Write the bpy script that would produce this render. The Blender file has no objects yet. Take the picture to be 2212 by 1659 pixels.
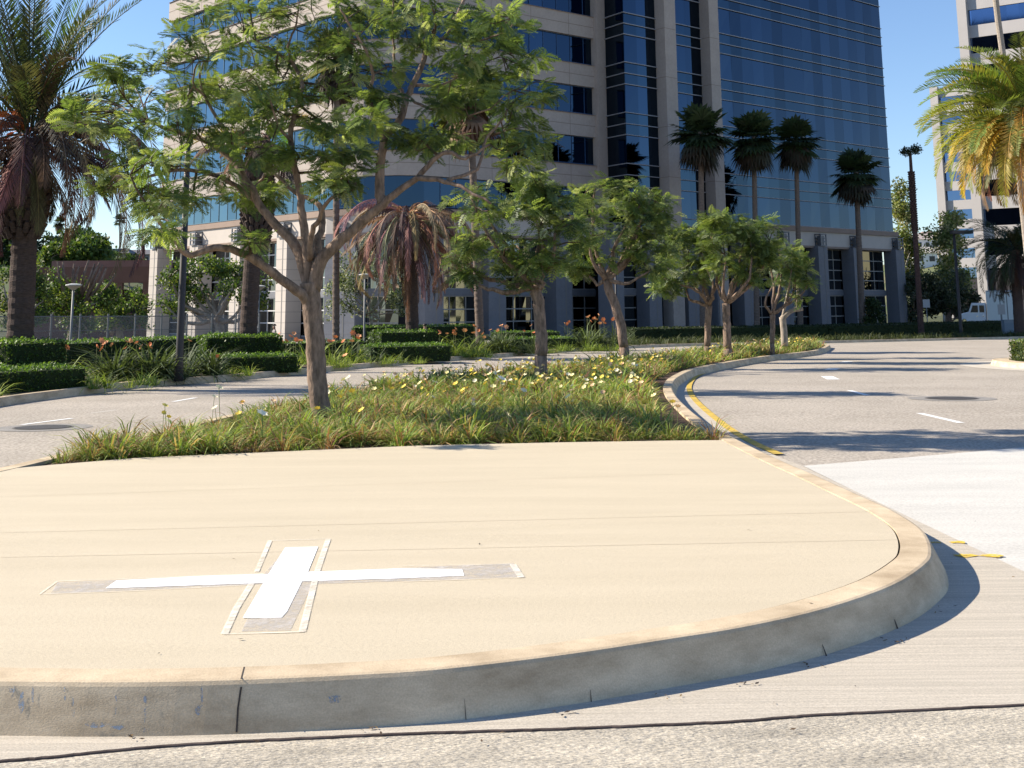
import bpy, bmesh, math, random
import numpy as np
from mathutils import Vector, Matrix
random.seed(7); rng = np.random.default_rng(11)
R = math.radians
scene = bpy.context.scene
col = scene.collection

# ---------------------------------------------------------------- camera
F, V0, H0, CAMZ = 2720.0, 150.0, 667.0, 1.4      # focal length and rows in photo units (2212 wide)
TH = math.atan((H0 - V0) / F); RO = 0.0085
right0 = Vector((1, 0, 0)); up0 = Vector((0, -math.sin(TH), math.cos(TH))); fwd = Vector((0, math.cos(TH), math.sin(TH)))
cr, sr = math.cos(RO), math.sin(RO)
cright = right0 * cr - up0 * sr; cup = right0 * sr + up0 * cr
cd = bpy.data.cameras.new('camera'); cam = bpy.data.objects.new('camera', cd); col.objects.link(cam)
cam.matrix_world = Matrix(((cright.x, cup.x, -fwd.x, 0), (cright.y, cup.y, -fwd.y, 0), (cright.z, cup.z, -fwd.z, CAMZ), (0, 0, 0, 1)))
cd.sensor_width = 36; cd.lens = F / 2212 * 36; cd.shift_y = -(829.5 - V0) / 2212
cd.clip_start = 0.05; cd.clip_end = 5000
scene.camera = cam

# ---------------------------------------------------------------- light
SUN_AZ, SUN_EL = R(-77), R(33)                    # azimuth from +Y towards +X
w = bpy.data.worlds.new('World'); scene.world = w; w.use_nodes = True
nt = w.node_tree; bg = nt.nodes['Background']; bg.inputs[1].default_value = 0.083
sky = nt.nodes.new('ShaderNodeTexSky'); sky.sky_type = 'NISHITA'; sky.sun_disc = False
sky.sun_elevation = SUN_EL; sky.sun_rotation = SUN_AZ; sky.altitude = 0; sky.air_density = 1.0; sky.dust_density = 0.0; sky.ozone_density = 2.5
tint = nt.nodes.new('ShaderNodeVectorMath'); tint.operation = 'MULTIPLY'; tint.inputs[1].default_value = (.93, .99, 1.12)
nt.links.new(sky.outputs[0], tint.inputs[0]); nt.links.new(tint.outputs[0], bg.inputs[0])
sl = bpy.data.lights.new('sun', 'SUN'); sl.energy = 4.9; sl.angle = R(0.53); sl.color = (1.0, 0.90, 0.75)
so = bpy.data.objects.new('sun', sl); col.objects.link(so)
sdir = Vector((math.sin(SUN_AZ) * math.cos(SUN_EL), math.cos(SUN_AZ) * math.cos(SUN_EL), math.sin(SUN_EL)))
so.rotation_euler = sdir.to_track_quat('Z', 'Y').to_euler(); so.location = (-30, 10, 60)
scene.view_settings.view_transform = 'Standard'; scene.view_settings.look = 'None'
scene.view_settings.exposure = 0.95; scene.view_settings.gamma = 1
scene.render.resolution_x = 1024; scene.render.resolution_y = 768

# ---------------------------------------------------------------- helpers
def G(y): return -0.01 * min(y, 110.0)
def ray(u, v):
    dx, dy = u - 1106, v - V0
    return cright * dx - cup * dy + fwd * F
def P(u, v, z=0.0):                               # point of the (1 percent falling) ground plane seen at u, v
    d = ray(u, v); t = (CAMZ - z) / (-d.z - 0.01 * d.y)
    return Vector((d.x * t, d.y * t, CAMZ + d.z * t))
def Q(u, v, y):
    d = ray(u, v); t = y / d.y
    return Vector((d.x * t, y, CAMZ + d.z * t))
def X_at(u, y): return Q(u, 690, y).x

def tag(o, label=None, cat=None, group=None, kind=None):
    if label: o['label'] = label
    if cat: o['category'] = cat
    if group: o['group'] = group
    if kind: o['kind'] = kind
    return o
def thing(name, label, cat, loc, group=None):
    o = bpy.data.objects.new(name, None); o.empty_display_size = 0.2; col.objects.link(o); o.location = loc
    return tag(o, label, cat, group)
def mk(name, V, F_, mat, parent=None, origin=None, smooth=False, colr=None, mids=None):
    V = np.asarray(V, dtype=np.float64).reshape(-1, 3)
    if parent is not None:
        p = parent; off = Vector((0, 0, 0))
        while p is not None: off += p.location; p = p.parent
        off = np.array(off)
    elif origin is not None: off = np.array(origin, dtype=float)
    else: off = np.zeros(3)
    me = bpy.data.meshes.new(name)
    if isinstance(F_, np.ndarray): F_ = F_.tolist()
    me.from_pydata((V - off).tolist(), [], F_)
    for m in (mat if isinstance(mat, (list, tuple)) else [mat]): me.materials.append(m)
    if mids is not None: me.polygons.foreach_set('material_index', np.asarray(mids, dtype=np.int32))
    if smooth: me.polygons.foreach_set('use_smooth', [True] * len(me.polygons))
    if colr is not None:
        a = me.color_attributes.new('col', 'FLOAT_COLOR', 'POINT')
        c = np.ones((len(V), 4)); c[:, :3] = np.asarray(colr)
        a.data.foreach_set('color', c.ravel())
    me.update()
    o = bpy.data.objects.new(name, me); col.objects.link(o)
    if parent is not None: o.parent = parent
    elif origin is not None: o.location = origin
    return o

class MB:                                         # mesh buffer
    def __init__(s): s.V = []; s.F = []; s.C = []; s.n = 0
    def add(s, V, F_, c=None):
        V = np.asarray(V, dtype=float).reshape(-1, 3)
        s.V.append(V); s.F += [[i + s.n for i in f] for f in F_]; s.n += len(V)
        if c is not None: s.C.append(np.broadcast_to(np.asarray(c, dtype=float), (len(V), 3)))
        return s
    def box(s, c, h, rz=0, c_=None):
        x, y, z = h; p = np.array([[i * x, j * y, k * z] for k in (-1, 1) for j in (-1, 1) for i in (-1, 1)], float)
        ca, sa = math.cos(rz), math.sin(rz); M = np.array([[ca, -sa, 0], [sa, ca, 0], [0, 0, 1]])
        return s.add(p @ M.T + np.array(c), [[0, 2, 3, 1], [4, 5, 7, 6], [0, 1, 5, 4], [2, 6, 7, 3], [0, 4, 6, 2], [1, 3, 7, 5]], c_)
    def build(s, name, mat, parent=None, origin=None, smooth=False):
        V = np.concatenate(s.V)
        return mk(name, V, s.F, mat, parent, origin, smooth, np.concatenate(s.C) if s.C else None)

def tube(path, rad, n=8, cap=True):
    P_ = np.array([list(p) for p in path], float); k = len(P_)
    rad = np.broadcast_to(np.asarray(rad, float), (k,))
    V = []; ref = np.array([0.13, 0.97, 0.2])
    for i in range(k):
        t = P_[min(i + 1, k - 1)] - P_[max(i - 1, 0)]; t /= (np.linalg.norm(t) + 1e-9)
        a = np.cross(t, ref)
        if np.linalg.norm(a) < 0.1: a = np.cross(t, [1, 0, 0])
        a /= np.linalg.norm(a); b = np.cross(t, a)
        for j in range(n):
            g = 2 * math.pi * j / n; V.append(P_[i] + rad[i] * (math.cos(g) * a + math.sin(g) * b))
    F_ = [[i * n + j, i * n + (j + 1) % n, (i + 1) * n + (j + 1) % n, (i + 1) * n + j] for i in range(k - 1) for j in range(n)]
    if cap: F_ += [list(range(n))[::-1], [(k - 1) * n + j for j in range(n)]]
    return V, F_
def smoothp(pts, m=4):                            # Catmull-Rom
    p = [np.array(list(q), float) for q in pts]; out = []
    for i in range(len(p) - 1):
        a = p[i - 1] if i else 2 * p[0] - p[1]; b, c = p[i], p[i + 1]; d = p[i + 2] if i + 2 < len(p) else 2 * p[-1] - p[-2]
        for k in range(m):
            t = k / m
            out.append(0.5 * ((2 * b) + (-a + c) * t + (2 * a - 5 * b + 4 * c - d) * t * t + (-a + 3 * b - 3 * c + d) * t ** 3))
    out.append(p[-1]); return out
def offset(pts, o, closed=False):                 # to the right-hand side of the path
    P_ = np.array([[q[0], q[1]] for q in pts], float); k = len(P_); out = []
    for i in range(k):
        ns = []
        for a, b in ((i - 1, i), (i, i + 1)):
            if closed: a %= k; b %= k
            elif a < 0 or b >= k: continue
            d = P_[b] - P_[a]; L = np.linalg.norm(d)
            if L > 1e-6: ns.append(np.array([d[1], -d[0]]) / L)
        n = sum(ns); n /= np.linalg.norm(n); f = 1 / max(0.5, float(n @ ns[0])); out.append(P_[i] + n * o * f)
    return out
def sweep(pts, prof, closed=False, ground=True, cap=True):
    rows = [offset(pts, o, closed) for o, z in prof]; k = len(pts); m = len(prof); V = []
    for i in range(k):
        for j in range(m):
            x, y = rows[j][i]; V.append((x, y, prof[j][1] + (G(y) if ground else 0)))
    F_ = []
    for i in range(k if closed else k - 1):
        i2 = (i + 1) % k
        for j in range(m if m > 2 else 1):
            j2 = (j + 1) % m; F_.append([i * m + j, i * m + j2, i2 * m + j2, i2 * m + j])
    if cap and not closed: F_ += [list(range(m)), [(k - 1) * m + j for j in range(m)][::-1]]
    return V, F_
def flat(name, pts, z, mat, **kw):
    V = [(p[0], p[1], G(p[1]) + z) for p in pts]
    a = sum(V[i][0] * V[(i + 1) % len(V)][1] - V[(i + 1) % len(V)][0] * V[i][1] for i in range(len(V)))
    f = list(range(len(V)));  f = f if a > 0 else f[::-1]
    return mk(name, V, [f], mat, **kw)
def line_strip(pts, w_, z):
    return sweep(pts, [(-w_ / 2, z), (w_ / 2, z)], cap=False)
def inside(x, y, poly):
    c = False; j = len(poly) - 1
    for i in range(len(poly)):
        xi, yi = poly[i][0], poly[i][1]; xj, yj = poly[j][0], poly[j][1]
        if (yi > y) != (yj > y) and x < (xj - xi) * (y - yi) / (yj - yi) + xi: c = not c
        j = i
    return c
def rotm(a, b, c):                                # rz(a) * rx(b) * ry(c), arrays
    ca, sa, cb, sb, cc, sc = np.cos(a), np.sin(a), np.cos(b), np.sin(b), np.cos(c), np.sin(c); o = np.zeros_like(ca); i = o + 1
    Z = np.stack([ca, -sa, o, sa, ca, o, o, o, i], -1).reshape(-1, 3, 3)
    Xm = np.stack([i, o, o, o, cb, -sb, o, sb, cb], -1).reshape(-1, 3, 3)
    Y = np.stack([cc, o, sc, o, i, o, -sc, o, cc], -1).reshape(-1, 3, 3)
    return Z @ Xm @ Y
def scatter(TV, TF, M, loc, scale, cols):
    TV = np.asarray(TV, float); n = len(loc); m = len(TV)
    V = np.einsum('nij,mj->nmi', M, TV) * np.asarray(scale).reshape(-1, 1, 1) + np.asarray(loc)[:, None, :]
    TF = np.asarray(TF); Fo = (TF[None] + (np.arange(n) * m)[:, None, None]).reshape(-1, TF.shape[1])
    return V.reshape(-1, 3), Fo, np.repeat(np.asarray(cols), m, axis=0)

# ---------------------------------------------------------------- materials
MATS = {}
def mat(name, c, rough=0.8, var=0.0, scale=3.0, stretch=(1, 1, 1), bump=0.0, bscale=40, metal=0.0, c2=None, spec=0.3, speck=0.0, spscale=150, rotz=0, detail=6):
    if name in MATS: return MATS[name]
    m = bpy.data.materials.new(name); m.use_nodes = True; n = m.node_tree.nodes; l = m.node_tree.links; b = n['Principled BSDF']
    b.inputs['Roughness'].default_value = rough; b.inputs['Metallic'].default_value = metal; b.inputs['Specular IOR Level'].default_value = spec
    b.inputs['Base Color'].default_value = (*c, 1)
    if var or bump or c2:
        g = n.new('ShaderNodeNewGeometry'); mp = n.new('ShaderNodeMapping'); l.new(g.outputs['Position'], mp.inputs[0]); mp.inputs['Scale'].default_value = stretch; mp.inputs['Rotation'].default_value = (0, 0, rotz)
        nz = n.new('ShaderNodeTexNoise'); nz.inputs['Scale'].default_value = scale; nz.inputs['Detail'].default_value = detail; nz.inputs['Roughness'].default_value = 0.65
        l.new(mp.outputs[0], nz.inputs['Vector'])
        mx = n.new('ShaderNodeMix'); mx.data_type = 'RGBA'
        cc = c2 if c2 else tuple(max(0, x * (1 - var)) for x in c)
        mx.inputs[6].default_value = (*[min(1, x * (1 + var * .5)) for x in c], 1); mx.inputs[7].default_value = (*cc, 1)
        rp = n.new('ShaderNodeMapRange'); rp.inputs[1].default_value = .35; rp.inputs[2].default_value = .68; l.new(nz.outputs[0], rp.inputs[0]); l.new(rp.outputs[0], mx.inputs[0])
        out = mx.outputs[2]
        if speck:
            nz3 = n.new('ShaderNodeTexNoise'); nz3.inputs['Scale'].default_value = spscale; nz3.inputs['Detail'].default_value = 2; l.new(g.outputs['Position'], nz3.inputs['Vector'])
            r3 = n.new('ShaderNodeMapRange'); r3.inputs[1].default_value = .3; r3.inputs[2].default_value = .7; r3.inputs[3].default_value = 1 - speck; r3.inputs[4].default_value = 1 + speck; l.new(nz3.outputs[0], r3.inputs[0])
            vm = n.new('ShaderNodeVectorMath'); vm.operation = 'SCALE'; l.new(out, vm.inputs[0]); l.new(r3.outputs[0], vm.inputs['Scale']); out = vm.outputs[0]
        l.new(out, b.inputs['Base Color'])
        if bump:
            nb = n.new('ShaderNodeTexNoise'); nb.inputs['Scale'].default_value = bscale; nb.inputs['Detail'].default_value = 4; l.new(mp.outputs[0], nb.inputs['Vector'])
            bp = n.new('ShaderNodeBump'); bp.inputs['Strength'].default_value = bump; bp.inputs['Distance'].default_value = 0.02; l.new(nb.outputs[0], bp.inputs['Height']); l.new(bp.outputs[0], b.inputs['Normal'])
    MATS[name] = m; return m
def leafmat(name, trans=0.35, rough=0.5, tc=(1.25, 1.3, 0.6)):
    if name in MATS: return MATS[name]
    m = bpy.data.materials.new(name); m.use_nodes = True; n = m.node_tree.nodes; l = m.node_tree.links; b = n['Principled BSDF']
    a = n.new('ShaderNodeAttribute'); a.attribute_name = 'col'; l.new(a.outputs[0], b.inputs['Base Color']); b.inputs['Roughness'].default_value = rough; b.inputs['Specular IOR Level'].default_value = 0.35
    if trans:
        t = n.new('ShaderNodeBsdfTranslucent'); vm = n.new('ShaderNodeVectorMath'); vm.operation = 'MULTIPLY'; vm.inputs[1].default_value = tc; l.new(a.outputs[0], vm.inputs[0]); l.new(vm.outputs[0], t.inputs[0])
        ms = n.new('ShaderNodeMixShader'); ms.inputs[0].default_value = trans; l.new(b.outputs[0], ms.inputs[1]); l.new(t.outputs[0], ms.inputs[2]); l.new(ms.outputs[0], n['Material Output'].inputs[0])
    MATS[name] = m; return m
LEAF = leafmat('leaf', .42); BLADE = leafmat('blade', 0.3, .65); DEAD = leafmat('dead_leaf', 0.2, 0.8, (1, .9, .7)); PETAL = leafmat('petal', 0.12, 0.7, (1, .95, .8))
WOOD = mat('bark', (.25, .175, .13), .9, .6, 14, (1, 1, .35), .6, 40)
WOOD2 = mat('pale_bark', (.36, .30, .24), .9, .4, 8, (1, 1, .4), .5, 40)
PALMW = mat('palm_bark', (.085, .06, .05), .95, .5, 10, (1, 1, 6), .9, 14)
FANW = mat('fan_palm_bark', (.17, .13, .105), .95, .4, 6, (1, 1, 5), .7, 12)
CONC = mat('island_concrete', (.555, .48, .355), .9, .06, 1.1, (.4, 2.4, 1), .3, 120, c2=(.525, .452, .33), speck=.15, spscale=240)
KERB = mat('kerb_concrete', (.57, .465, .325), .9, .3, 2.4, (1, 1, 3), .12, 110, c2=(.39, .30, .195), speck=.10, spscale=160)
GUT = mat('gutter_concrete', (.52, .465, .385), .9, .3, 2.0, (.3, 16, 1), .4, 40, c2=(.44, .395, .325), speck=.15, spscale=120, rotz=R(-4))
ROUGH = mat('rough_concrete', (.49, .44, .355), .95, .3, 3, (.6, 2, 1), .8, 45, c2=(.36, .325, .265), speck=.28, spscale=110)
ASPH = mat('asphalt', (.40, .355, .30), .9, .15, .35, (1, 1, 1), .6, 60, c2=(.34, .30, .25), speck=.38, spscale=28)
PALE = mat('pale_concrete', (.57, .55, .505), .9, .1, 1.2, (.5, 2, 1), .2, 50, c2=(.52, .505, .465), speck=.13, spscale=60)
MULCH = mat('mulch', (.09, .055, .04), 1, .5, 30, (1, 1, 1), 1, 60, speck=.4)
SOIL = mat('lawn_soil', (.07, .08, .035), 1, .5, .4, (1, 1, 1), 1, 20, speck=.3, spscale=8)
WHITEP = mat('white_paint', (.82, .82, .80), .7, .12, 30)
YELP = mat('yellow_paint', (.62, .42, .05), .75, .35, 7, c2=(.36, .27, .11), detail=10)
DARKJ = mat('dark_joint', (.05, .04, .035), 1)
IRON = mat('cast_iron', (.10, .095, .09), .6, .3, 60, bump=.6, bscale=120, metal=.4)
STONE = mat('granite_cladding', (.37, .32, .285), .75, .08, .6, speck=.05, spscale=5)
TRIM = mat('brown_stone_trim', (.27, .20, .16), .75, .08, 1)
GRAN = mat('shaded_grey_granite', (.17, .175, .195), .6, .08, 1, speck=.05, spscale=6)
FASC = mat('pale_fascia', (.48, .43, .385), .7, .05, 1)
METAL = mat('grey_metal', (.22, .23, .25), .5, metal=.5)
DPOLE = mat('dark_pole', (.045, .04, .04), .5)
LPOLE = mat('grey_pole', (.22, .22, .21), .5)
WHITEM = mat('white_vehicle_paint', (.80, .80, .80), .35, spec=.5)
TYRE = mat('tyre', (.02, .02, .02), .9)
def glass(name, c, rough=0.03, mixd=None):
    m = bpy.data.materials.new(name); m.use_nodes = True; n = m.node_tree.nodes; l = m.node_tree.links; b = n['Principled BSDF']
    a = n.new('ShaderNodeAttribute'); a.attribute_name = 'col'; vm = n.new('ShaderNodeVectorMath'); vm.operation = 'MULTIPLY'; vm.inputs[1].default_value = c
    l.new(a.outputs[0], vm.inputs[0]); l.new(vm.outputs[0], b.inputs['Base Color']); b.inputs['Metallic'].default_value = 1.0; b.inputs['Roughness'].default_value = rough
    MATS[name] = m; return m
GBLUE = glass('blue_reflective_glass', (.028, .047, .077)); GTEAL = glass('teal_spandrel_glass', (.028, .048, .072)); GDARK = glass('dark_podium_glass', (.16, .18, .19))
GLIT = glass('sunlit_face_glass', (.11, .17, .21))  # same window glass as the shaded face, paled for the sunlit facade

def worn(name, c, c2, cov, sc=18, rough=.85, soft=.07):
    m = mat(name, c, rough, .2, sc, c2=c2); n = m.node_tree.nodes; l = m.node_tree.links; g = n.new('ShaderNodeNewGeometry'); z = n.new('ShaderNodeTexNoise'); z.inputs['Scale'].default_value = sc * 1.3; z.inputs['Detail'].default_value = 8; z.inputs['Roughness'].default_value = .75
    l.new(g.outputs['Position'], z.inputs['Vector']); q = n.new('ShaderNodeMapRange'); q.inputs[1].default_value = cov - soft; q.inputs[2].default_value = cov + soft; l.new(z.outputs[0], q.inputs[0]); t = n.new('ShaderNodeBsdfTransparent'); ms = n.new('ShaderNodeMixShader')
    l.new(q.outputs[0], ms.inputs[0]); l.new(n['Principled BSDF'].outputs[0], ms.inputs[1]); l.new(t.outputs[0], ms.inputs[2]); l.new(ms.outputs[0], n['Material Output'].inputs[0]); return m
# ================================================================ SETTING
def gsheet():
    xs = [-900, -300, -80, -20, 20, 80, 300, 900]; ys = [-120, 0, 60, 110, 400, 1500]
    V = [(x, y, G(y) - .06) for y in ys for x in xs]; n = len(xs)
    return V, [[j * n + i, j * n + i + 1, (j + 1) * n + i + 1, (j + 1) * n + i] for j in range(len(ys) - 1) for i in range(n - 1)]
tag(mk('ground', *gsheet(), SOIL), kind='structure')
tag(flat('road', [(-40, -6), (75, -6), (75, 104), (-40, 104)], 0, ASPH), kind='structure')

near = [(0, 1470), (255, 1472), (518, 1467), (806, 1454), (982, 1441), (1223, 1412), (1442, 1379), (1615, 1351), (1789, 1311), (1929, 1262), (1999, 1217), (2013, 1192), (2005, 1160), (1981, 1133), (1922, 1098), (1851, 1066), (1758, 1024), (1701, 1000), (1640, 972)]
ZK = .17
isl = [P(u, v, ZK) for u, v in near]
right_side = [P(u, v, ZK) for u, v in [(1580, 942), (1526, 912), (1485, 880), (1458, 852), (1452, 832), (1468, 812), (1522, 792), (1650, 770), (1762, 757)]] + [Vector((14.6, 60, 0)), Vector((15.6, 64.5, 0)), Vector((14.4, 66, 0))]
left_side = [(11, 60), (6.0, 47), (1.6, 36), (-1.6, 29), (-3.3, 23), (-4.1, 17), (-4.45, 13.2), (-4.6, 11.5), (-4.9, 9.5), (-4.9, 7.2), (-4.2, 5.7), (-3.2, 5.0)]
outline = [p.to_2d() for p in isl] + [p.to_2d() for p in right_side] + [Vector(p) for p in left_side]
outline = [Vector((p[0], p[1])) for p in smoothp(outline + [outline[0]], 4)][:-1]
kprof = [(-.165, ZK), (-.02, ZK), (-.004, ZK - .004), (.006, ZK - .016), (.075, .01), (.08, -.06), (-.165, -.06)]
tag(mk('kerb', *sweep(outline, kprof, closed=True), KERB), kind='structure')
inset = [Vector(p) for p in offset(outline, -.175, True)]
bedfront = [P(u, v, ZK).to_2d() for u, v in [(28, 1011), (115, 1003), (300, 988), (600, 975), (900, 962), (1200, 955), (1450, 951), (1560, 950)]]
ia = min(range(len(inset)), key=lambda i: (inset[i] - bedfront[-1]).length); ib = min(range(len(inset)), key=lambda i: (inset[i] - bedfront[0]).length)
paving = inset[ib:] + inset[:ia] + bedfront[::-1] if ib > ia else inset[ib:ia] + bedfront[::-1]
bed = inset[ia:ib] + bedfront
tag(flat('island_paving', paving, ZK - .003, CONC), kind='structure')
tag(flat('planting_bed', bed, ZK - .03, MULCH), kind='structure')
tag(flat('paving_joint', inset, ZK - .045, DARKJ), kind='structure')
# score lines across the concrete
for k, (a, b) in enumerate([((0, 1150), (1893, 1104)), ((0, 1073), (1683, 1016)), ((0, 1203), (1940, 1165))]):
    V, F_ = line_strip([P(*a, ZK).to_2d(), P(*b, ZK).to_2d()], .006, ZK - .001)
    tag(mk('paving_score', V, F_, mat('score', (.50, .43, .32), 1)), kind='structure')
# kerb joints (cracks)
for (u0, v0, u1, v1) in [(527, 1441, 514, 1466)]:
    pass
gutline = [(-200, 1662), (62, 1645), (365, 1616), (806, 1593), (1186, 1580), (1555, 1565), (1789, 1548), (2212, 1527), (2700, 1500), (3700, 1462)]
gl = [P(u, v).to_2d() for u, v in gutline]
gl = [Vector(p) for p in smoothp(gl, 5)]
gl = [Vector((p[0], p[1] + random.uniform(-.003, .003))) for p in smoothp(gl, 4)]
gut_outer = [P(u, v).to_2d() for u, v in [(3700, 1425), (2420, 1312), (2212, 1239), (1967, 1122), (1735, 1010), (1683, 990), (1626, 963), (1570, 927), (1514, 880), (1488, 852), (1484, 832), (1500, 813), (1544, 797), (1608, 783), (1700, 772)]]
gutter = [Vector((-6, 4.4))] + gl + gut_outer + [Vector((10, 52)), Vector((3, 40)), Vector((1.5, 25)), Vector((0, 12)), Vector((-6, 8))]
tag(flat('gutter', gutter, .012, GUT), kind='structure')
tag(mk('gutter_edge', *sweep(gl, [(0, .0122), (.006, .009), (.010, 0.001), (-.02, 0.001)]), mat('gutter_lip_shadow', (.10, .075, .065), 1, .4, 9)), kind='structure')  # step face coloured dark to draw the shadow line below the gutter
street = [(-12, -3), (20, -3)] + [(p.x, p.y) for p in (Vector(q) for q in offset(gl, .010))][::-1]
tag(flat('street_concrete', street, .004, ROUGH), kind='structure')
pale = [P(u, v).to_2d() for u, v in [(1735, 1008), (1967, 1122), (2212, 1239), (2420, 1310), (3700, 1422), (3600, 930), (2212, 968), (1980, 988)]]
tag(flat('pale_pavement', pale, .008, PALE), kind='structure')

# far kerb and far planting
farpx = [(-8.6, 12.0), (-9.0, 18.0)] + [tuple(P(u, v, .15).to_2d()) for u, v in [(0, 859), (135, 842), (288, 824), (474, 811), (643, 797), (785, 785), (915, 775), (1106, 762), (1246, 752)]] + [(7.5, 69), (13, 73.5), (19, 77), (30, 84), (50, 97), (70, 103)]
fark = [Vector(p) for p in smoothp([Vector(p) for p in farpx], 4)]
tag(mk('kerb', *sweep(fark, [(-.15, .15), (-.01, .15), (.0, .14), (.05, 0), (.05, -.06), (-.15, -.06)]), KERB), kind='structure')
VERGE = mat('verge_soil', (.10, .075, .045), 1, .5, 6, bump=1, bscale=40, speck=.3, spscale=30)
fk_in = [Vector(p) for p in offset(fark, -.15)]
verge = fk_in + [Vector((90, 108)), Vector((90, 109.9)), Vector((-70, 109.9)), Vector((-70, 12))]
tag(flat('verge', verge, .11, VERGE), kind='structure')
# pale plaza apron in front of the office block
tag(flat('plaza_paving', [(-40, 72), (-20, 66), (-9, 66), (-2, 80), (0, 90), (-14, 94), (-40, 109)], .13, mat('plaza', (.45, .42, .37), .9, .1, 1)), kind='structure')

# right-hand island tip
rc = P(2275, 795, .0); 
def ring(cx, cy, rx, ry, n=40): return [(cx + rx * math.cos(2 * math.pi * i / n), cy + ry * math.sin(2 * math.pi * i / n)) for i in range(n)]
tip = [Vector((p[0], p[1])) for p in ring(rc.x + 3.2, rc.y + .6, 4.2, 5.6)]
tag(mk('kerb', *sweep(tip, [(-.5, .15), (-.02, .15), (0, .13), (.05, 0), (.05, -.06), (-.5, -.06)], closed=True), KERB), kind='structure')
tag(flat('gutter', offset(tip, .95, True), .006, mat('warm_gutter', (.55, .50, .42), .9, .15, 4)), kind='structure')
tag(flat('verge', offset(tip, -.5, True), .14, VERGE), kind='structure')

def kerb_face(u, v):
    lo, hi = .0, .16
    for _ in range(30):
        z = (lo + hi) / 2; p = P(u, v, z); i_ = min(range(len(outline)), key=lambda k: (outline[k] - p.to_2d()).length)
        o_ = outline[i_]; d_ = (outline[(i_ + 1) % len(outline)] - outline[i_ - 1]).normalized(); off_ = (p.to_2d() - o_).dot(Vector((d_.y, -d_.x)))
        if off_ < .006 + (.154 - z) / .144 * .069: lo = z
        else: hi = z
    return p
def kerb_patch(name, px, m, lift=.006):
    V = []
    for u, v in px:
        p = kerb_face(u, v); d_ = (Vector((0, 0, CAMZ)) - p).normalized(); V.append(tuple(p + d_ * lift))
    return tag(mk(name, V, [list(range(len(V)))], m), kind='structure')
CRK = mat('crack', (.07, .055, .045), 1)
for px in [[(519, 1484), (523, 1484), (516, 1530), (513, 1582), (509, 1582), (512, 1530)], [(1003, 1510), (1003.6, 1510), (1008, 1559), (1006, 1559)], [(1275, 1490), (1276, 1490), (1279, 1522), (1276.5, 1523)], [(1776, 1392), (1777, 1392), (1790, 1424), (1786, 1425)], [(1932, 1338), (1933, 1338), (1943, 1364), (1940, 1365)]]: kerb_patch('kerb_crack', px, CRK, .004)
BLU = worn('faded_blue_marking', (.20, .28, .38), (.28, .30, .32), .47, 30)
tag(flat('kerb_joint', [P(u, v, ZK).to_2d() for u, v in [(526, 1441), (529, 1441), (522, 1468), (519, 1468)]], ZK + .001, CRK), kind='structure')
for (u, v, w_, h_) in [(27, 1490, 7, 20), (48, 1520, 8, 26), (70, 1505, 3, 22), (140, 1495, 4, 18), (158, 1530, 3, 22), (205, 1565, 32, 7), (255, 1572, 18, 5), (313, 1530, 4, 45), (316, 1576, 8, 7), (436, 1500, 3, 26), (428, 1533, 6, 12), (550, 1480, 7, 6), (722, 1512, 14, 12), (250, 1520, 3, 30)]:
    pts = []
    for i in range(10):
        g = 6.2832 * i / 10; k = random.uniform(.5, 1.2); pts.append((u + math.cos(g) * w_ * k, min(1583, v + math.sin(g) * h_ * k)))
    kerb_patch('blue_marking', pts, BLU, .004)
# yellow edge line, lane dashes, worn yellow patches
yl = [P(u, v).to_2d() for u, v in [(1683, 984), (1626, 958), (1570, 924), (1514, 878), (1492, 851), (1490, 832), (1506, 814), (1544, 799), (1608, 785), (1660, 777)]]
ylp = [Vector(p) for p in smoothp(yl, 6)]
tag(mk('edge_line', *line_strip(ylp, .11, .017), YELP), 'worn yellow edge line curving along the island kerb', 'road marking', kind='structure')
for (a, b, wd) in [((1834, 843.5), (1874, 854.5), .11), ((1986, 893), (2076, 914), .11), ((1786, 813), (1801, 820), .30), ((1792, 799), (1803, 796), .35), ((1820, 783), (1834, 781), .3), ((47, 918), (156, 904), .10), ((374, 868), (423, 859.5), .10), ((196, 893), (250, 886), .02)]:
    tag(mk('lane_line', *line_strip([P(*a).to_2d(), P(*b).to_2d()], wd, .005), WHITEP), kind='structure')
for (u, v, s) in [(2023, 1177, .5), (2072, 1177, .8), (2086, 1206, 1), (2145, 1206, 1.2)]:
    c = P(u, v); pts = []
    for i in range(14):
        g = 2 * math.pi * i / 14; r_ = random.uniform(.6, 1.2); pts.append((c.x + math.cos(g) * .07 * s * r_, c.y + math.sin(g) * .06 * s * r_))
    tag(flat('yellow_paint_patch', pts, .0165, worn('chip_yellow', (.75, .50, .04), (.6, .42, .08), .56, 20)), kind='structure')

# painted cross on the island
def poly_on(name, px, z, m, parent):
    return flat(name, [P(u, v, ZK).to_2d() for u, v in px], ZK - .003 + z, m, parent=parent)
o4 = lambda x, y: (x * .3646, 1094.7 + y * .3646)
cx = thing('painted_cross', 'bright white painted cross with sketchy outline on the tan island concrete', 'painted marking', P(610, 1245, ZK))
WASH = worn('grey_wash', (.54, .495, .44), (.47, .45, .435), .50, 9, soft=.16)
BW = mat('bright_white_paint', (.93, .93, .93), .8); FW = worn('faded_white_paint', (.78, .74, .66), (.70, .64, .53), .56, 7, soft=.2)
poly_on('grey_wash', [o4(340, 445), o4(1560, 400), o4(1700, 240), o4(1870, 240), o4(1800, 385), (1030, 1219), (1110, 1216), (1118, 1246), o4(1880, 455), o4(1860, 440), o4(1720, 730), o4(1430, 735), o4(1560, 455), o4(1100, 478), o4(300, 512)], .0014, WASH, cx)
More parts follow.
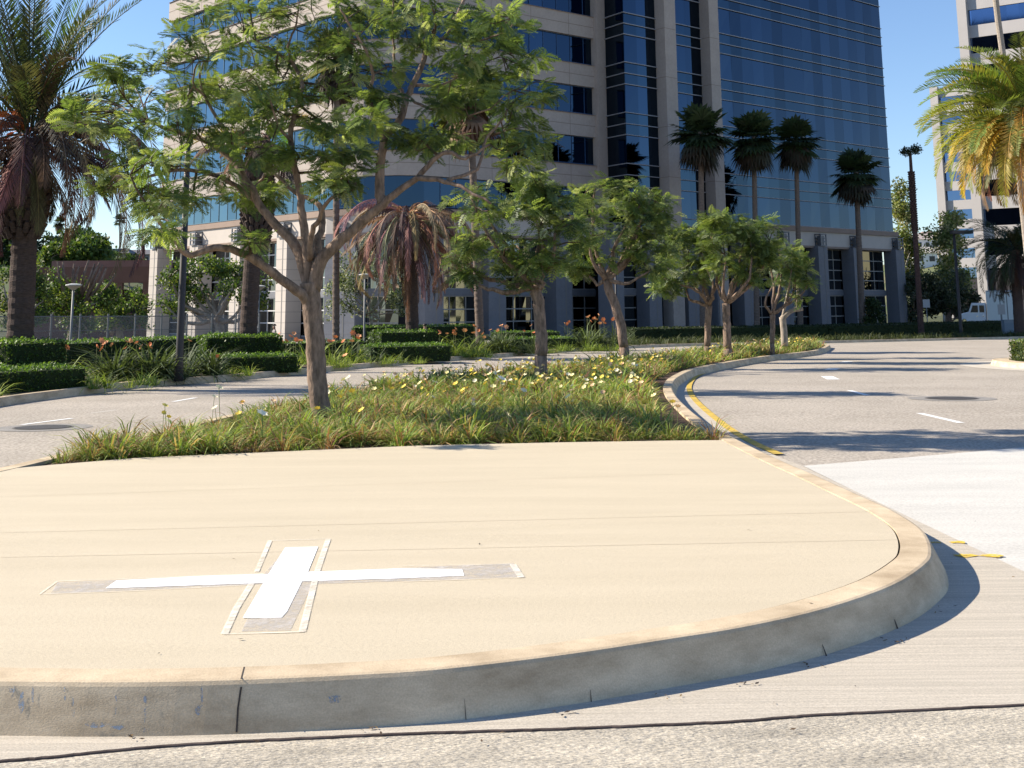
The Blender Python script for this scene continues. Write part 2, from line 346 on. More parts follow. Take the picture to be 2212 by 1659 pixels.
poly_on('white_fill', [o4(625, 482), o4(690, 436), o4(1200, 410), o4(1590, 398), o4(1690, 240), o4(1885, 236), o4(1825, 385), (860, 1228), (998, 1229), (1003, 1243), (860, 1249), o4(1790, 440), o4(1700, 620), o4(1668, 655), o4(1438, 658), o4(1560, 450), o4(1100, 466)], .0026, BW, cx)
ol = MB()
for seg, wd in [([o4(1615, 200), o4(1960, 190)], .012), ([o4(1945, 190), o4(1880, 380), o4(1850, 500), o4(1790, 740)], .03), ([o4(1600, 200), o4(1520, 385)], .025), ([o4(1490, 455), o4(1400, 600), o4(1330, 752)], .03), ([o4(1320, 754), o4(1800, 740)], .012),
                ([o4(345, 440), o4(1560, 396)], .008), ([o4(235, 517), o4(340, 441)], .008), ([o4(230, 517), o4(800, 497), o4(1480, 462)], .008), ([(870, 1222), (1105, 1218.5)], .008), ([(870, 1256), (1130, 1247)], .008), ([(1108, 1219), (1126, 1247)], .035)]:
    ol.add(*line_strip([P(u, v, ZK).to_2d() for u, v in seg], wd, ZK + .0003))
ol.build('outline', FW, cx)

# ================================================================ FOLIAGE TEMPLATES
def rhomb(b, t, w_, nrm):
    b = np.array(b, float); t = np.array(t, float); s = np.cross(t - b, nrm); s = s / (np.linalg.norm(s) + 1e-9) * w_ / 2; m = b * .5 + t * .5
    return [b, m + s, t, m - s]
def pinnate(pairs, plen, pw, droop=.25):          # one feathery leaf, length 1 along +Y
    V = []; F_ = []
    def add(q): F_.append([len(V) + i for i in range(4)]); V.extend(q)
    def rz_(t): return -droop * t * t
    add(rhomb((0, 0, 0), (0, 1, rz_(1)), .03, (0, 0, 1)))
    for i in range(pairs):
        t = .18 + .8 * i / (pairs - 1); L = plen * math.sin(math.pi * (.25 + .68 * t)) 
        for s in (-1, 1):
            j = random.uniform(.85, 1.15); b = (0, t, rz_(t)); tip = (s * L * j, t + L * .45, rz_(t) - L * random.uniform(.1, .35))
            add(rhomb(b, tip, pw * j, (0, .2, 1)))
    return V, F_
FERN_HI = pinnate(12, .34, .075); FERN_LO = pinnate(7, .38, .11); 
def leafclump(n=9, size=.5):
    V = []; F_ = []
    for i in range(n):
        a = rng.normal(size=3) * .4; d = rng.normal(size=3); d /= np.linalg.norm(d); nn = rng.normal(size=3)
        F_.append([len(V) + k for k in range(4)]); V.extend(rhomb(a, a + d * size, size * .55, nn))
    return V, F_
BROAD = leafclump(10, .42)
def blade_t(segs=3, w_=.035, arch=.55):           # strap leaf length 1, rising then arching along +Y
    V = []; F_ = []
    for i in range(segs + 1):
        t = i / segs; y = arch * t ** 1.5; z = t * (1 - .42 * t * t) ; ww = w_ * (1 - t) ** .5 if i < segs else .002
        V += [(-ww, y, z), (ww, y, z)]
        if i: k = 2 * i; F_.append([k - 2, k - 1, k + 1, k])
    return V, F_
BL3 = blade_t(3, .026, .95); BL2 = blade_t(2, .042, .7)
def mixcols(n, pal, p, jit=.18):
    pal = np.array(pal, float); k = rng.choice(len(pal), n, p=np.array(p) / sum(p)); c = pal[k] * (1 + rng.uniform(-jit, jit, (n, 1))); return np.clip(c, 0, 1)
JG = [(.115, .165, .05), (.18, .235, .068), (.27, .315, .10), (.07, .11, .045), (.33, .36, .20)]; JP = [.34, .3, .14, .2, .06]

def fern_cloud(centers, radii, per, size, tmpl, pal=JG, pp=JP, squash=.75):
    L = []; M = []; S = []; C = []
    for c, r_ in zip(centers, radii):
        n = max(3, int(per * random.uniform(.7, 1.3))); d = rng.normal(size=(n, 3)); d /= np.linalg.norm(d, axis=1)[:, None]; d[:, 2] *= squash
        rr = r_ * rng.uniform(.15, 1, (n, 1)) ** .6; L.append(np.array(c) + d * rr)
        az = np.arctan2(-d[:, 0], d[:, 1]) + rng.normal(0, .7, n); M.append(rotm(az, rng.normal(-.05, .45, n), rng.normal(0, .45, n)))
        S.append(size * rng.uniform(.65, 1.25, n)); tone = random.uniform(.75, 1.3)
        C.append(mixcols(n, pal, pp) * tone)
    return scatter(*tmpl, np.concatenate(M), np.concatenate(L), np.concatenate(S), np.clip(np.concatenate(C), 0, 1))

def limb(mb, path, r0, r1, n=8, m=4, wob=0.0):
    pts = smoothp(path, m); k = len(pts)
    if wob:
        for i in range(1, k - 1): pts[i] = pts[i] + rng.normal(0, wob, 3)
    rad = [r0 + (r1 - r0) * (i / (k - 1)) ** .8 for i in range(k)]
    mb.add(*tube(pts, rad, n)); return pts, rad

def crown(tw, V, F_, C, leaf, root):
    n = len(V); TV = np.concatenate(tw.V); TF = [[i + n for i in f] for f in tw.F]
    mk('crown', np.concatenate([V, TV]), F_.tolist() + TF, leaf, root, colr=np.concatenate([C, np.tile((.13, .09, .065), (len(TV), 1))]))
def traced_tree(name, label, Y0, branches, clusters, per, size, tmpl, group, wood=WOOD, ydist=.6):
    base = Q(*branches[0][0][0], Y0); loc = Vector((base.x, Y0, G(Y0) + .12))
    root = thing(name, label, 'tree', loc, group); root_m = MB(); sk = []
    for bi, (pts, w0, w1, y0, y1) in enumerate(branches):
        k = len(pts); path = [Q(u, v, Y0 + y0 + (y1 - y0) * (i / (k - 1))) for i, (u, v) in enumerate(pts)]
        mb = root_m if bi == 0 else MB()
        s = Y0 / 2800
        q, rad = limb(mb, path, w0 * s / 2, w1 * s / 2, 12 if bi == 0 else 9, 4, .006)
        if bi: mb.build('branch', wood, root, smooth=True)
        for i in range(len(q)): sk.append((q[i], rad[i]))
    root_m.build('trunk', wood, root, smooth=True)
    C = []; Rr = []; tw = MB(); A = np.array([q for q, r_ in sk])
    for (u, v, r_) in clusters:
        s = Y0 / 2800
        c0 = Q(u, v, Y0); d = np.hypot(A[:, 0] / A[:, 1] * Y0 - c0.x, A[:, 2] + (c0.z - 0) * 0 - c0.z * A[:, 1] / Y0 * 1.0) if False else None
        cand = [(abs(a[0] / a[1] - c0.x / Y0) + abs((a[2] - CAMZ) / a[1] - (c0.z - CAMZ) / Y0), a[1]) for a in A]
        yb = min(cand)[1] + random.gauss(0, ydist)
        c = Q(u, v, yb); C.append(np.array(c)); Rr.append(r_ * s)
        j = int(np.argmin(np.linalg.norm(A - np.array(c), axis=1))); a = A[j]; r0 = min(.022, sk[j][1] * .7)
        dirs = [np.array(c)] + [np.array(c) + rng.normal(0, r_ * s * .7, 3) for _ in range(3)]
        mid = a * .45 + np.array(c) * .55 + rng.normal(0, .08, 3)
        tw.add(*tube(smoothp([a, mid, np.array(c)], 3), np.linspace(r0, .007, 7), 5))
        for e in dirs[1:]: tw.add(*tube([mid, (mid + e) / 2 + rng.normal(0, .04, 3), e], [.009, .007, .003], 4))
    V, F_, Cc = fern_cloud(C, Rr, per, size, tmpl); crown(tw, V, F_, Cc, LEAF, root)
    return root

T1B = [([(695, 900), (688, 850), (683, 780), (677, 700), (671, 640), (668, 612)], 43, 42, 0, 0),
 ([(667, 655), (650, 636), (603, 600), (553, 563), (512, 543), (462, 536), (412, 551), (390, 535), (362, 502), (335, 470)], 26, 8, 0, -1.2),
 ([(668, 640), (655, 575), (635, 527), (592, 482), (560, 440), (525, 378), (487, 334), (437, 302), (387, 287), (320, 262)], 30, 8, 0, .9),
 ([(560, 440), (500, 395), (440, 372), (375, 368), (300, 385), (250, 380)], 14, 5, .5, -.3),
 ([(525, 378), (515, 330), (480, 270), (440, 205), (432, 160), (452, 120)], 13, 4, .7, 1.2),
 ([(440, 205), (420, 185), (425, 140), (460, 130)], 7, 3, .9, .6),
 ([(668, 630), (664, 560), (660, 510), (653, 465), (648, 420), (637, 360), (627, 305), (633, 265), (645, 215), (652, 180), (635, 140), (600, 115), (553, 88)], 24, 6, 0, .6),
 ([(635, 140), (622, 100), (640, 50), (648, 0)], 8, 3, .5, .2),
 ([(627, 305), (600, 270), (580, 210), (560, 190)], 8, 3, .2, -.3),
 ([(672, 610), (684, 560), (686, 520), (696, 490), (693, 450), (673, 431), (638, 415), (588, 372), (560, 392)], 24, 6, .1, 1.4),
 ([(670, 560), (672, 510), (689, 475), (703, 440), (728, 420), (755, 417)], 16, 5, 0, -.9),
 ([(676, 628), (693, 565), (728, 527), (765, 497), (803, 462), (828, 441), (862, 412), (903, 384), (932, 350), (966, 328), (1005, 342), (1058, 312)], 33, 5, 0, -.4),
 ([(903, 384), (960, 392), (1010, 410), (1060, 440)], 14, 5, -.3, -.8),
 ([(966, 390), (1030, 365), (1050, 300), (1090, 250), (1100, 200)], 9, 4, -.4, .6),
 ([(826, 443), (819, 412), (822, 350), (833, 297), (862, 262), (876, 220), (889, 190), (913, 140), (926, 98), (958, 82), (983, 42), (1005, -5)], 25, 7, -.15, .7),
 ([(830, 305), (823, 275), (815, 250), (800, 205), (805, 160), (790, 110), (760, 60), (735, 20)], 14, 4, .1, -.8),
 ([(876, 222), (866, 195), (850, 170), (852, 120), (848, 60), (850, 0)], 12, 4, .3, 1.1),
 ([(889, 215), (930, 235), (965, 236), (1010, 250), (1060, 235)], 7, 4, .3, -.3),
 ([(924, 95), (915, 50), (905, 0)], 8, 4, .5, .9), ([(958, 82), (1010, 90), (1080, 75), (1110, 50)], 6, 3, .6, .2), ([(895, 185), (950, 185), (1000, 160), (1060, 130)], 8, 3, .4, 1.3)]
T1C = [(490, 40, 70), (440, 25, 35), (560, 30, 65), (640, 30, 65), (720, 40, 65), (800, 40, 60), (880, 30, 55), (950, 50, 45), (1000, 30, 50), (1080, 35, 40), (1060, 85, 45), (1000, 120, 50), (600, 0, 60), (700, -10, 60), (800, -20, 60), (540, -30, 60), (900, -30, 60),
 (330, 130, 45), (390, 110, 50), (280, 150, 40), (450, 115, 50), (520, 100, 50), (600, 90, 45), (700, 100, 55), (770, 95, 50), (840, 140, 35), (235, 150, 25), (410, 80, 30),
 (250, 190, 50), (330, 195, 50), (400, 190, 45), (470, 190, 40), (540, 175, 50), (600, 190, 35), (700, 190, 50), (760, 150, 45), (200, 215, 35), (160, 245, 25),
 (190, 270, 35), (240, 270, 50), (310, 265, 50), (380, 250, 50), (430, 270, 40), (500, 290, 40), (560, 250, 45), (600, 230, 35), (700, 270, 40), (740, 290, 45), (640, 200, 30),
 (1100, 150, 50), (1145, 125, 35), (1050, 185, 50), (1100, 225, 45), (1140, 265, 45), (1150, 320, 40), (1160, 200, 35), (1000, 210, 35), (960, 170, 40), (950, 225, 25), (1080, 290, 30), (1120, 350, 35),
 (905, 320, 28), (950, 290, 25), (990, 305, 28), (920, 300, 25), (870, 300, 15),
 (330, 350, 35), (285, 330, 35), (375, 400, 45), (350, 440, 35), (420, 430, 25), (240, 385, 28), (200, 400, 20), (300, 400, 30), (380, 340, 25), (330, 420, 30), (350, 490, 18),
 (480, 385, 45), (520, 425, 35), (590, 400, 25), (550, 340, 35), (600, 340, 20), (640, 330, 20), (705, 330, 30), (735, 350, 35), (720, 395, 30), (760, 385, 30), (780, 330, 25), (800, 260, 30), (790, 210, 35), (830, 200, 20), (615, 135, 40), (545, 520, 14), (575, 425, 18),
 (905, 90, 35), (870, 75, 35), (850, 30, 40), (930, 0, 40), (1010, 70, 30), (1110, 60, 28), (1030, 145, 35)]
traced_tree('jacaranda_tree', 'largest feathery tree, forking low over the flower bed nearest the concrete', 16.5, T1B, T1C, 33, .28, FERN_HI, 'feathery trees on the island')

def auto_tree(label, Y0, trunk, w0, w1, ells, nb, per, size, tmpl, name='jacaranda_tree', group='feathery trees on the island', wood=WOOD, pal=JG, pp=JP, seed=0, fsz=1.0, lims=9, cat='tree', leaf=LEAF, inner=.35):
    r_ = random.Random(seed); s = Y0 / 2800; base = Q(*trunk[0], Y0)
    root = thing(name, label, cat, Vector((base.x, Y0, G(Y0) + .1)), group)
    t = MB(); q, rad = limb(t, [Q(u, v, Y0) for u, v in trunk], w0 * s / 2, w1 * s / 2, 10, 4, .01)
    low = Vector((q[0][0], q[0][1], G(Y0) + .05)); t.add(*tube([low, q[0]], [w0 * s * .58, w0 * s / 2], 10)); t.build('trunk', wood, root, smooth=True)
    C = []; Rr = []
    tot = sum(e[2] * e[3] for e in ells)
    for (u, v, ru, rv) in ells:
        for i in range(max(1, round(nb * ru * rv / tot))):
            a = r_.uniform(0, 2 * math.pi); k = r_.uniform(inner, .95) ; uu = u + math.cos(a) * ru * k; vv = v + math.sin(a) * rv * k
            yy = Y0 + r_.uniform(-1, 1) * ru * s * .9 * math.sqrt(max(.1, 1 - k * k)); C.append(np.array(Q(uu, vv, yy))); Rr.append(fsz * s * min(ru, rv) * r_.uniform(.28, .42))
    lm = MB(); tw = MB(); top = q[-1]; ends = [C[i] for i in r_.sample(range(len(C)), min(lims, len(C)))]; nodes = []
    for e in ends:
        mid = top * .5 + e * .5 + np.array([r_.gauss(0, .12), r_.gauss(0, .12), -.15 + r_.uniform(-.1, .2)]) * (Y0 / 25)
        lm = MB(); p2, _ = limb(lm, [top, mid, e], w1 * s * .32, w1 * s * .09, 7, 4, .02); nodes += p2[3:]; lm.build('branch', wood, root, smooth=True)
    N = np.array(nodes)
    for c in C:
        a = N[int(np.argmin(np.linalg.norm(N - c, axis=1)))]; tw.add(*tube([a, (a + c) / 2 + rng.normal(0, .06, 3), c], [w1 * s * .08, w1 * s * .06, w1 * s * .03], 4))
    V, F_, Cc = fern_cloud(C, Rr, per, size, tmpl, pal, pp); crown(tw, V, F_, Cc, leaf, root); return root

# fallen leaves and grit on the paving and along the gutter
lit = [(P(random.uniform(-100, 2300), random.uniform(1010, 1640)), 0) for _ in range(24)] + [(P(u_ + random.uniform(-30, 30), v_ + random.uniform(4, 20)), 0) for u_, v_ in [(1223, 1540), (1442, 1505), (1615, 1472), (1754, 1435), (1929, 1376), (2040, 1312), (806, 1576), (300, 1594)] for _ in range(5)]
L_ = []
for p_, _ in lit:
    on = inside(p_.x, p_.y, outline)
    if on and inside(p_.x, p_.y, bed): continue
    L_.append((p_.x, p_.y, G(p_.y) + (ZK + .002 if on else .018)))
n_ = len(L_); V, F_, C = scatter(rhomb((0, -.5, 0), (0, .5, .1), .45, (0, 0, 1)), [[0, 1, 2, 3]], rotm(rng.uniform(0, 6.3, n_), rng.normal(0, .2, n_), rng.normal(0, .2, n_)), np.array(L_), rng.uniform(.012, .032, n_), mixcols(n_, [(.12, .08, .05), (.25, .17, .08), (.06, .05, .045)], [1, 1, 1]))
tag(mk('leaf_litter', V, F_, DEAD, colr=C), 'tiny scattered dead leaves and grit on the pavement', 'leaf litter', kind='stuff')
auto_tree('second feathery tree, upright, behind the big one and right of the dead brown palm', 26, [(1168, 768), (1168, 710), (1162, 650), (1158, 620)], 27, 25, [(1090, 480, 130, 90), (1180, 425, 80, 55), (1005, 560, 45, 65), (1215, 520, 55, 90), (1120, 560, 60, 60)], 64, 22, .31, FERN_LO, seed=3, lims=11)
auto_tree('third feathery tree along the island, its trunk leaning left', 38, [(1348, 750), (1338, 690), (1322, 640), (1310, 605)], 21, 19, [(1330, 470, 125, 78), (1270, 560, 60, 35), (1400, 540, 60, 50), (1390, 440, 55, 45)], 64, 22, .37, FERN_LO, seed=5, lims=10)
auto_tree('fourth feathery tree along the island, with a thin straight trunk', 43, [(1528, 748), (1529, 700), (1532, 660)], 14, 14, [(1470, 560, 65, 70), (1520, 500, 60, 45), (1440, 600, 30, 35)], 38, 24, .38, FERN_LO, seed=6, lims=8)
auto_tree('fifth feathery tree along the island, its pale trunk just right of a thin one', 42, [(1572, 753), (1570, 700), (1568, 655)], 18, 16, [(1590, 530, 80, 70), (1640, 500, 45, 40), (1560, 480, 50, 25), (1640, 580, 35, 45)], 48, 24, .38, FERN_LO, seed=8, lims=9)
auto_tree('last small feathery tree with a sparse crown near the island tip', 47, [(1668, 742), (1669, 700), (1668, 680)], 10, 12, [(1690, 550, 50, 50), (1735, 600, 22, 50), (1700, 600, 35, 40)], 30, 16, .38, FERN_LO, seed=9, lims=8)
stub = thing('lopped_tree', 'stubby lopped tree with one bare upright limb near the island tip', 'tree', Vector((X_at(1695, 48), 48, G(48) + .1)))
sm = MB(); limb(sm, [Q(1695, 748, 48), Q(1693, 710, 48), Q(1690, 685, 48)], .13, .12); sm.build('trunk', WOOD2, stub, smooth=True)
sm = MB(); limb(sm, [Q(1690, 688, 48), Q(1708, 672, 48), Q(1734, 667, 48)], .11, .07); limb(sm, [Q(1722, 668, 48), Q(1723, 630, 48), Q(1722, 590, 48), Q(1716, 560, 48)], .05, .03); limb(sm, [Q(1690, 688, 48), Q(1700, 640, 48), Q(1705, 610, 48)], .06, .03); sm.build('branches', WOOD2, stub, smooth=True)
V, F_, Cc = fern_cloud([np.array(Q(u, v, 48)) for u, v in [(1716, 560), (1705, 605), (1730, 580)]], [.3] * 3, 20, .45, FERN_LO); mk('crown', V, F_, LEAF, stub, colr=Cc)

# ================================================================ ISLAND GROUND COVER
xs = [p[0] for p in bed]; ys = [p[1] for p in bed]
LG = [(.19, .27, .06), (.27, .35, .085), (.38, .38, .12), (.46, .32, .16), (.11, .17, .05), (.30, .15, .09)]; LP = [.28, .26, .20, .10, .08, .08]
def clumps(poly, n, ymin, ymax, edge=None):
    out = []; x0, x1 = min(p[0] for p in poly), max(p[0] for p in poly)
    tries = 0
    while len(out) < n and tries < n * 60:
        tries += 1; x, y = random.uniform(x0, x1), random.uniform(ymin, ymax)
        if inside(x, y, poly): out.append((x, y))
    return out
def blades(cl, per, L, tmpl, zoff, spread=.16, pal=LG, pp=LP, tone=(.8, 1.25)):
    loc = []; M = []; S = []; C = []
    for (x, y) in cl:
        n = max(4, int(per * random.uniform(.6, 1.3))); a = rng.uniform(0, 2 * math.pi, n); r_ = spread * rng.uniform(0, 1, n) ** .7
        xx = x - np.sin(a) * r_; yy = y + np.cos(a) * r_; loc.append(np.stack([xx, yy, np.full(n, G(y) + zoff)], -1))
        M.append(rotm(a + rng.normal(0, .4, n), rng.uniform(-.85, .35, n), rng.normal(0, .15, n))); s = L * random.uniform(.6, 1.4); S.append(s * rng.uniform(.55, 1.15, n))
        dead = random.random() < .2
        C.append(mixcols(n, pal, [p * (9 if dead and i in (3, 5) else 1) for i, p in enumerate(pp)]) * random.uniform(*tone))
    return scatter(*tmpl, np.concatenate(M), np.concatenate(loc), np.concatenate(S), np.clip(np.concatenate(C), 0, 1))
bed_in = offset(bed, -.36, True)
tipc = [tuple(P(u, v, ZK).to_2d()) for u, v in [(128, 992), (150, 986), (172, 984), (200, 986), (190, 972), (222, 976), (240, 984), (232, 962), (262, 970), (290, 978), (275, 956), (310, 962), (330, 972)]]
bl0 = P(28, 1011, ZK).to_2d(); c1 = [q for q in clumps(bed_in, 640, 12.5, 20) if (Vector(q) - bl0).length > .55]; c2 = clumps(bed_in, 560, 20, 34); c3 = clumps(bed_in, 520, 34, 66)
front = []
for i in range(26):
    t = (i + random.uniform(.1, .6)) / 26; k = t * (len(bedfront) - 1); j = int(k); f = k - j; a = bedfront[j]; b = bedfront[min(j + 1, len(bedfront) - 1)]
    p = a * (1 - f) + b * f
    if (p - bl0).length > .45 and random.random() < .85: front.append((p.x, p.y + random.uniform(.26, .5)))
tag(mk('daylily_ground_cover', *(lambda r_: (r_[0], r_[1]))(r1 := blades(c1 + front + tipc + tipc[3:], 84, .28, BL3, .13, .09, LG, LP, (.6, 1.35))), BLADE, colr=r1[2]), 'green and browning strap-leaved lilies covering the front of the island bed', 'ground cover', kind='stuff')
r2 = blades(c2, 48, .38, BL2, .13, .18, LG, LP, (.65, 1.3)); tag(mk('daylily_ground_cover', r2[0], r2[1], BLADE, colr=r2[2]), 'strap-leaved lilies covering the middle of the island bed', 'ground cover', kind='stuff')
r3 = blades(c3, 42, .46, BL2, .13, .34, LG, LP, (.65, 1.3)); tag(mk('daylily_ground_cover', r3[0], r3[1], BLADE, colr=r3[2]), 'strap-leaved lilies thinning out to the far tip of the island', 'ground cover', kind='stuff')
def flower_mesh(n=6):
    V = []; F_ = []
    for i in range(n):
        a = 2 * math.pi * i / n; c, s = math.cos(a), math.sin(a); F_.append([len(V) + k for k in range(4)])
        V += [(0, 0, 0), (c * .6 - s * .36, s * .6 + c * .36, .30), (c, s, .34), (c * .6 + s * .36, s * .6 - c * .36, .30)]
    return V, F_
FL = flower_mesh()
def flowers(pts, size, pal, pp, hz=(.26, .42), tilt=.9):
    n = len(pts); h = rng.uniform(hz[0], hz[1], n); loc = np.array([(x, y, G(y) + .13 + h[i]) for i, (x, y) in enumerate(pts)])
    M = rotm(rng.uniform(0, 6.3, n), rng.uniform(.2, tilt, n), rng.normal(0, .3, n)); return scatter(*FL, M, loc, size * rng.uniform(.7, 1.25, n), mixcols(n, pal, pp, .1)), loc
FP = [(.85, .64, .10), (.86, .76, .36), (.88, .80, .55), (.80, .52, .30)]; FW_ = [.40, .32, .16, .12]
fpts = [random.choice(c2 + c3[:250]) for _ in range(640)] + [random.choice(c1) for _ in range(60)]
(fv, ff, fc), fl_loc = flowers(fpts, .042, FP, FW_)
tag(mk('daylily_flowers', fv, ff, PETAL, colr=fc), 'yellow, cream and peach lily blooms dotted over the island bed', 'flowers', kind='stuff')
stm = MB()
for p in fl_loc: stm.add(*tube([(p[0] + random.gauss(0, .04), p[1], G(p[1]) + .14), tuple(p)], [.004, .003], 3, False), (.12, .16, .05))
tag(stm.build('flower_stems', BLADE), 'thin green stems under the lily blooms', 'flower stems', kind='stuff')
for (u, v, y, s, pc, lb) in [(565, 895, 13.8, .075, (.92, .86, .68), 'big pale cream lily bloom low left of the largest tree trunk'), (566, 883, 14.2, .05, (.85, .75, .3), 'small yellow bloom just above the big cream one left of the trunk'), (1268, 863, 14.6, .055, (.88, .75, .12), 'bright yellow bloom alone in the right half of the bed front'), (473, 838, 17.3, .06, (.85, .84, .55), 'cream bloom on a long stalk against the left road'), (1083, 820, 18.5, .085, (.92, .88, .74), 'large white bloom in the middle of the bed'), (356, 877, 16.4, .05, (.86, .72, .16), 'yellow bloom at the left end of the bed above the road edge')]:
    p = Q(u, v, y); root = thing('lily_bloom', lb, 'flower', Vector((p.x, p.y, G(y) + .14)), 'standout lily blooms')
    V, F_, C = scatter(*FL, rotm(np.array([.9]), np.array([.5]), np.array([.1])), np.array([list(p)]), [s], np.array([pc])); mk('petals', V, F_, PETAL, root, colr=C)
    V, F_ = tube([(p.x + .03, p.y, G(y) + .14), (p.x + .01, p.y, p.z * .6 + (G(y) + .14) * .4), tuple(p)], [.005, .004, .004], 4); mk('stem', V, F_, BLADE, root, colr=np.tile((.12, .18, .05), (len(V), 1)))
for p in []: pass
MATS['mh'] = IRON
for (u, v, r_, lb) in [(2056, 861, .43, 'round iron manhole cover in the right-hand road'), (93, 924, .38, 'round iron manhole cover in the left-hand road')]:
    c = P(u, v); root = thing('manhole_cover', lb, 'manhole cover', c, 'manhole covers')
    flat('surround', ring(c.x, c.y, r_ * 1.75, r_ * 1.75), .0045, mat('patch', (.27, .255, .235), .9, .2, 5, speck=.2, spscale=60), parent=root)
    flat('frame', ring(c.x, c.y, r_ * 1.08, r_ * 1.08), .008, mat('iron_frame', (.16, .15, .14), .8, metal=.2), parent=root); flat('lid', ring(c.x, c.y, r_, r_), .012, IRON, parent=root)
#@@PART2
# ================================================================ OFFICE BLOCK
def add_ribbon(mb, path, z0, z1, o1, o0, c=None):  # solid strip along a footprint path
    V, F_ = sweep(path, [(o0, z1), (o1, z1), (o1, z0), (o0, z0)], ground=False); mb.add(V, F_, c)
def ribbon(name, path, z0, z1, o1, o0, m, parent):
    b = MB(); add_ribbon(b, path, z0, z1, o1, o0); return b.build(name, m, parent)
def panes(name, path, z0, z1, o, wid, m, parent, jit=.012, cv=.2, thick=.05):
    q = [Vector(p) for p in offset(path, o)]; b = MB()
    for a, c in zip(q[:-1], q[1:]):
        L = (c - a).length; n = max(1, round(L / wid)); d = (c - a) / L; nn = Vector((d.y, -d.x)); lr = np.random.default_rng(int(abs(a.x * 13 + a.y)) + 1)
        for i in range(n):
            e0 = a + d * (L * i / n); e1 = a + d * (L * (i + 1) / n); k = 1 + lr.uniform(-cv, cv)
            if lr.random() < .06: k *= 1.35
            js = lr.uniform(-jit, jit, 4); P4 = [(e0 + nn * js[0], z0), (e1 + nn * js[1], z0), (e1 + nn * js[2], z1), (e0 + nn * js[3], z1)]
            V = [(p.x, p.y, z) for p, z in P4] + [(p.x - nn.x * thick, p.y - nn.y * thick, z) for p, z in P4]
            b.add(V, [[0, 1, 2, 3], [7, 6, 5, 4], [0, 4, 5, 1], [3, 2, 6, 7]], (k, k, k))
    return b.build(name, m, parent)
def mulls(path, zs, o, wid, t=.05, hz=()):
    b = MB(); q = [Vector(p) for p in offset(path, o)]
    for a, c in zip(q[:-1], q[1:]):
        L = (c - a).length; n = max(1, round(L / wid)); d = (c - a) / L; ang = math.atan2(d.y, d.x)
        for i in range(1, n):
            e = a + d * (L * i / n); b.box((e.x, e.y, (zs[0] + zs[1]) / 2), (t / 2, .03, (zs[1] - zs[0]) / 2), ang)
    for z in (zs[0] + .02, zs[1] - .03): add_ribbon(b, path, z - .03, z + .03, o + .028, o - .03)
    return b
pL = Vector((-32.4, 116.0)); pC = Vector((-13.7, 95.0)); pB = Vector((7.4, 105.5))
dR = Vector((.743, .669)); nR = Vector((.669, -.743)); K = Vector((9.4, 103.4)); E = K + dR * 39.8
stonepath = [pL, pC, Vector((-11.2, 93.7)), Vector((-8.6, 93.1)), Vector((-6.5, 93.7)), pB]
leftpath = [pL, pC]; rightpath = stonepath[1:]
tower = thing('office_building', 'tall stone-banded and blue-glass office block filling the middle distance', 'building', Vector((5, 110, -1.1)))
TOP = 9
core = stonepath + [K, E, E - nR * 34, pL + dR * 30]
cc = [Vector(p) for p in offset(core, -1.3, True)]
V = [(p.x, p.y, z) for z in (-1.2, 51) for p in cc]; n_ = len(cc)
mk('core_wall', V, [[i, (i + 1) % n_, n_ + (i + 1) % n_, n_ + i] for i in range(n_)] + [list(range(n_, 2 * n_))], mat('core_dark', (.03, .03, .035), .9), tower)
MULB = mat('mullion_blue', (.03, .07, .16), .4)
for k in range(TOP):
    z = 11.22 + 4.26 * k
    w_ = ribbon('spandrel_band', stonepath, z, z + 1.87, 0, -1.0, STONE, tower)
    g_ = MB()
    add_ribbon(g_, stonepath, z + .92, z + .97, .006, -.02); 
    for a, c in zip(stonepath[:-1], stonepath[1:]):
        L = (c - a).length; d = (c - a) / L
        for i in range(1, int(L / 4.2) + 1): e = a + d * (4.2 * i - 2); nn = Vector((d.y, -d.x)); g_.box((e.x, e.y, z + .935), (.02, .005, .935), math.atan2(d.y, d.x))
    g_.build('panel_joints', mat('joint', (.22, .18, .155), 1), w_)
    ribbon('sill', stonepath, z + 1.872, z + 1.85, .10, -.9, TRIM, w_)
for k in range(-1, TOP):
    z = 13.09 + 4.26 * k; z0 = z if k >= 0 else 8.7
    for pth in (leftpath, rightpath):
        wdw = panes('ribbon_window', pth, max(z0, z + .1), z + 2.39, -.32, 1.5, GLIT if pth is leftpath else GBLUE, tower)
        mulls(pth, (max(z0, z + .1), z + 2.39), -.31, 1.5).build('mullion', MULB if pth is rightpath else mat('mullion_sunlit', (.10, .18, .24), .4), wdw)  # mullion colour made paler where the facade is sunlit
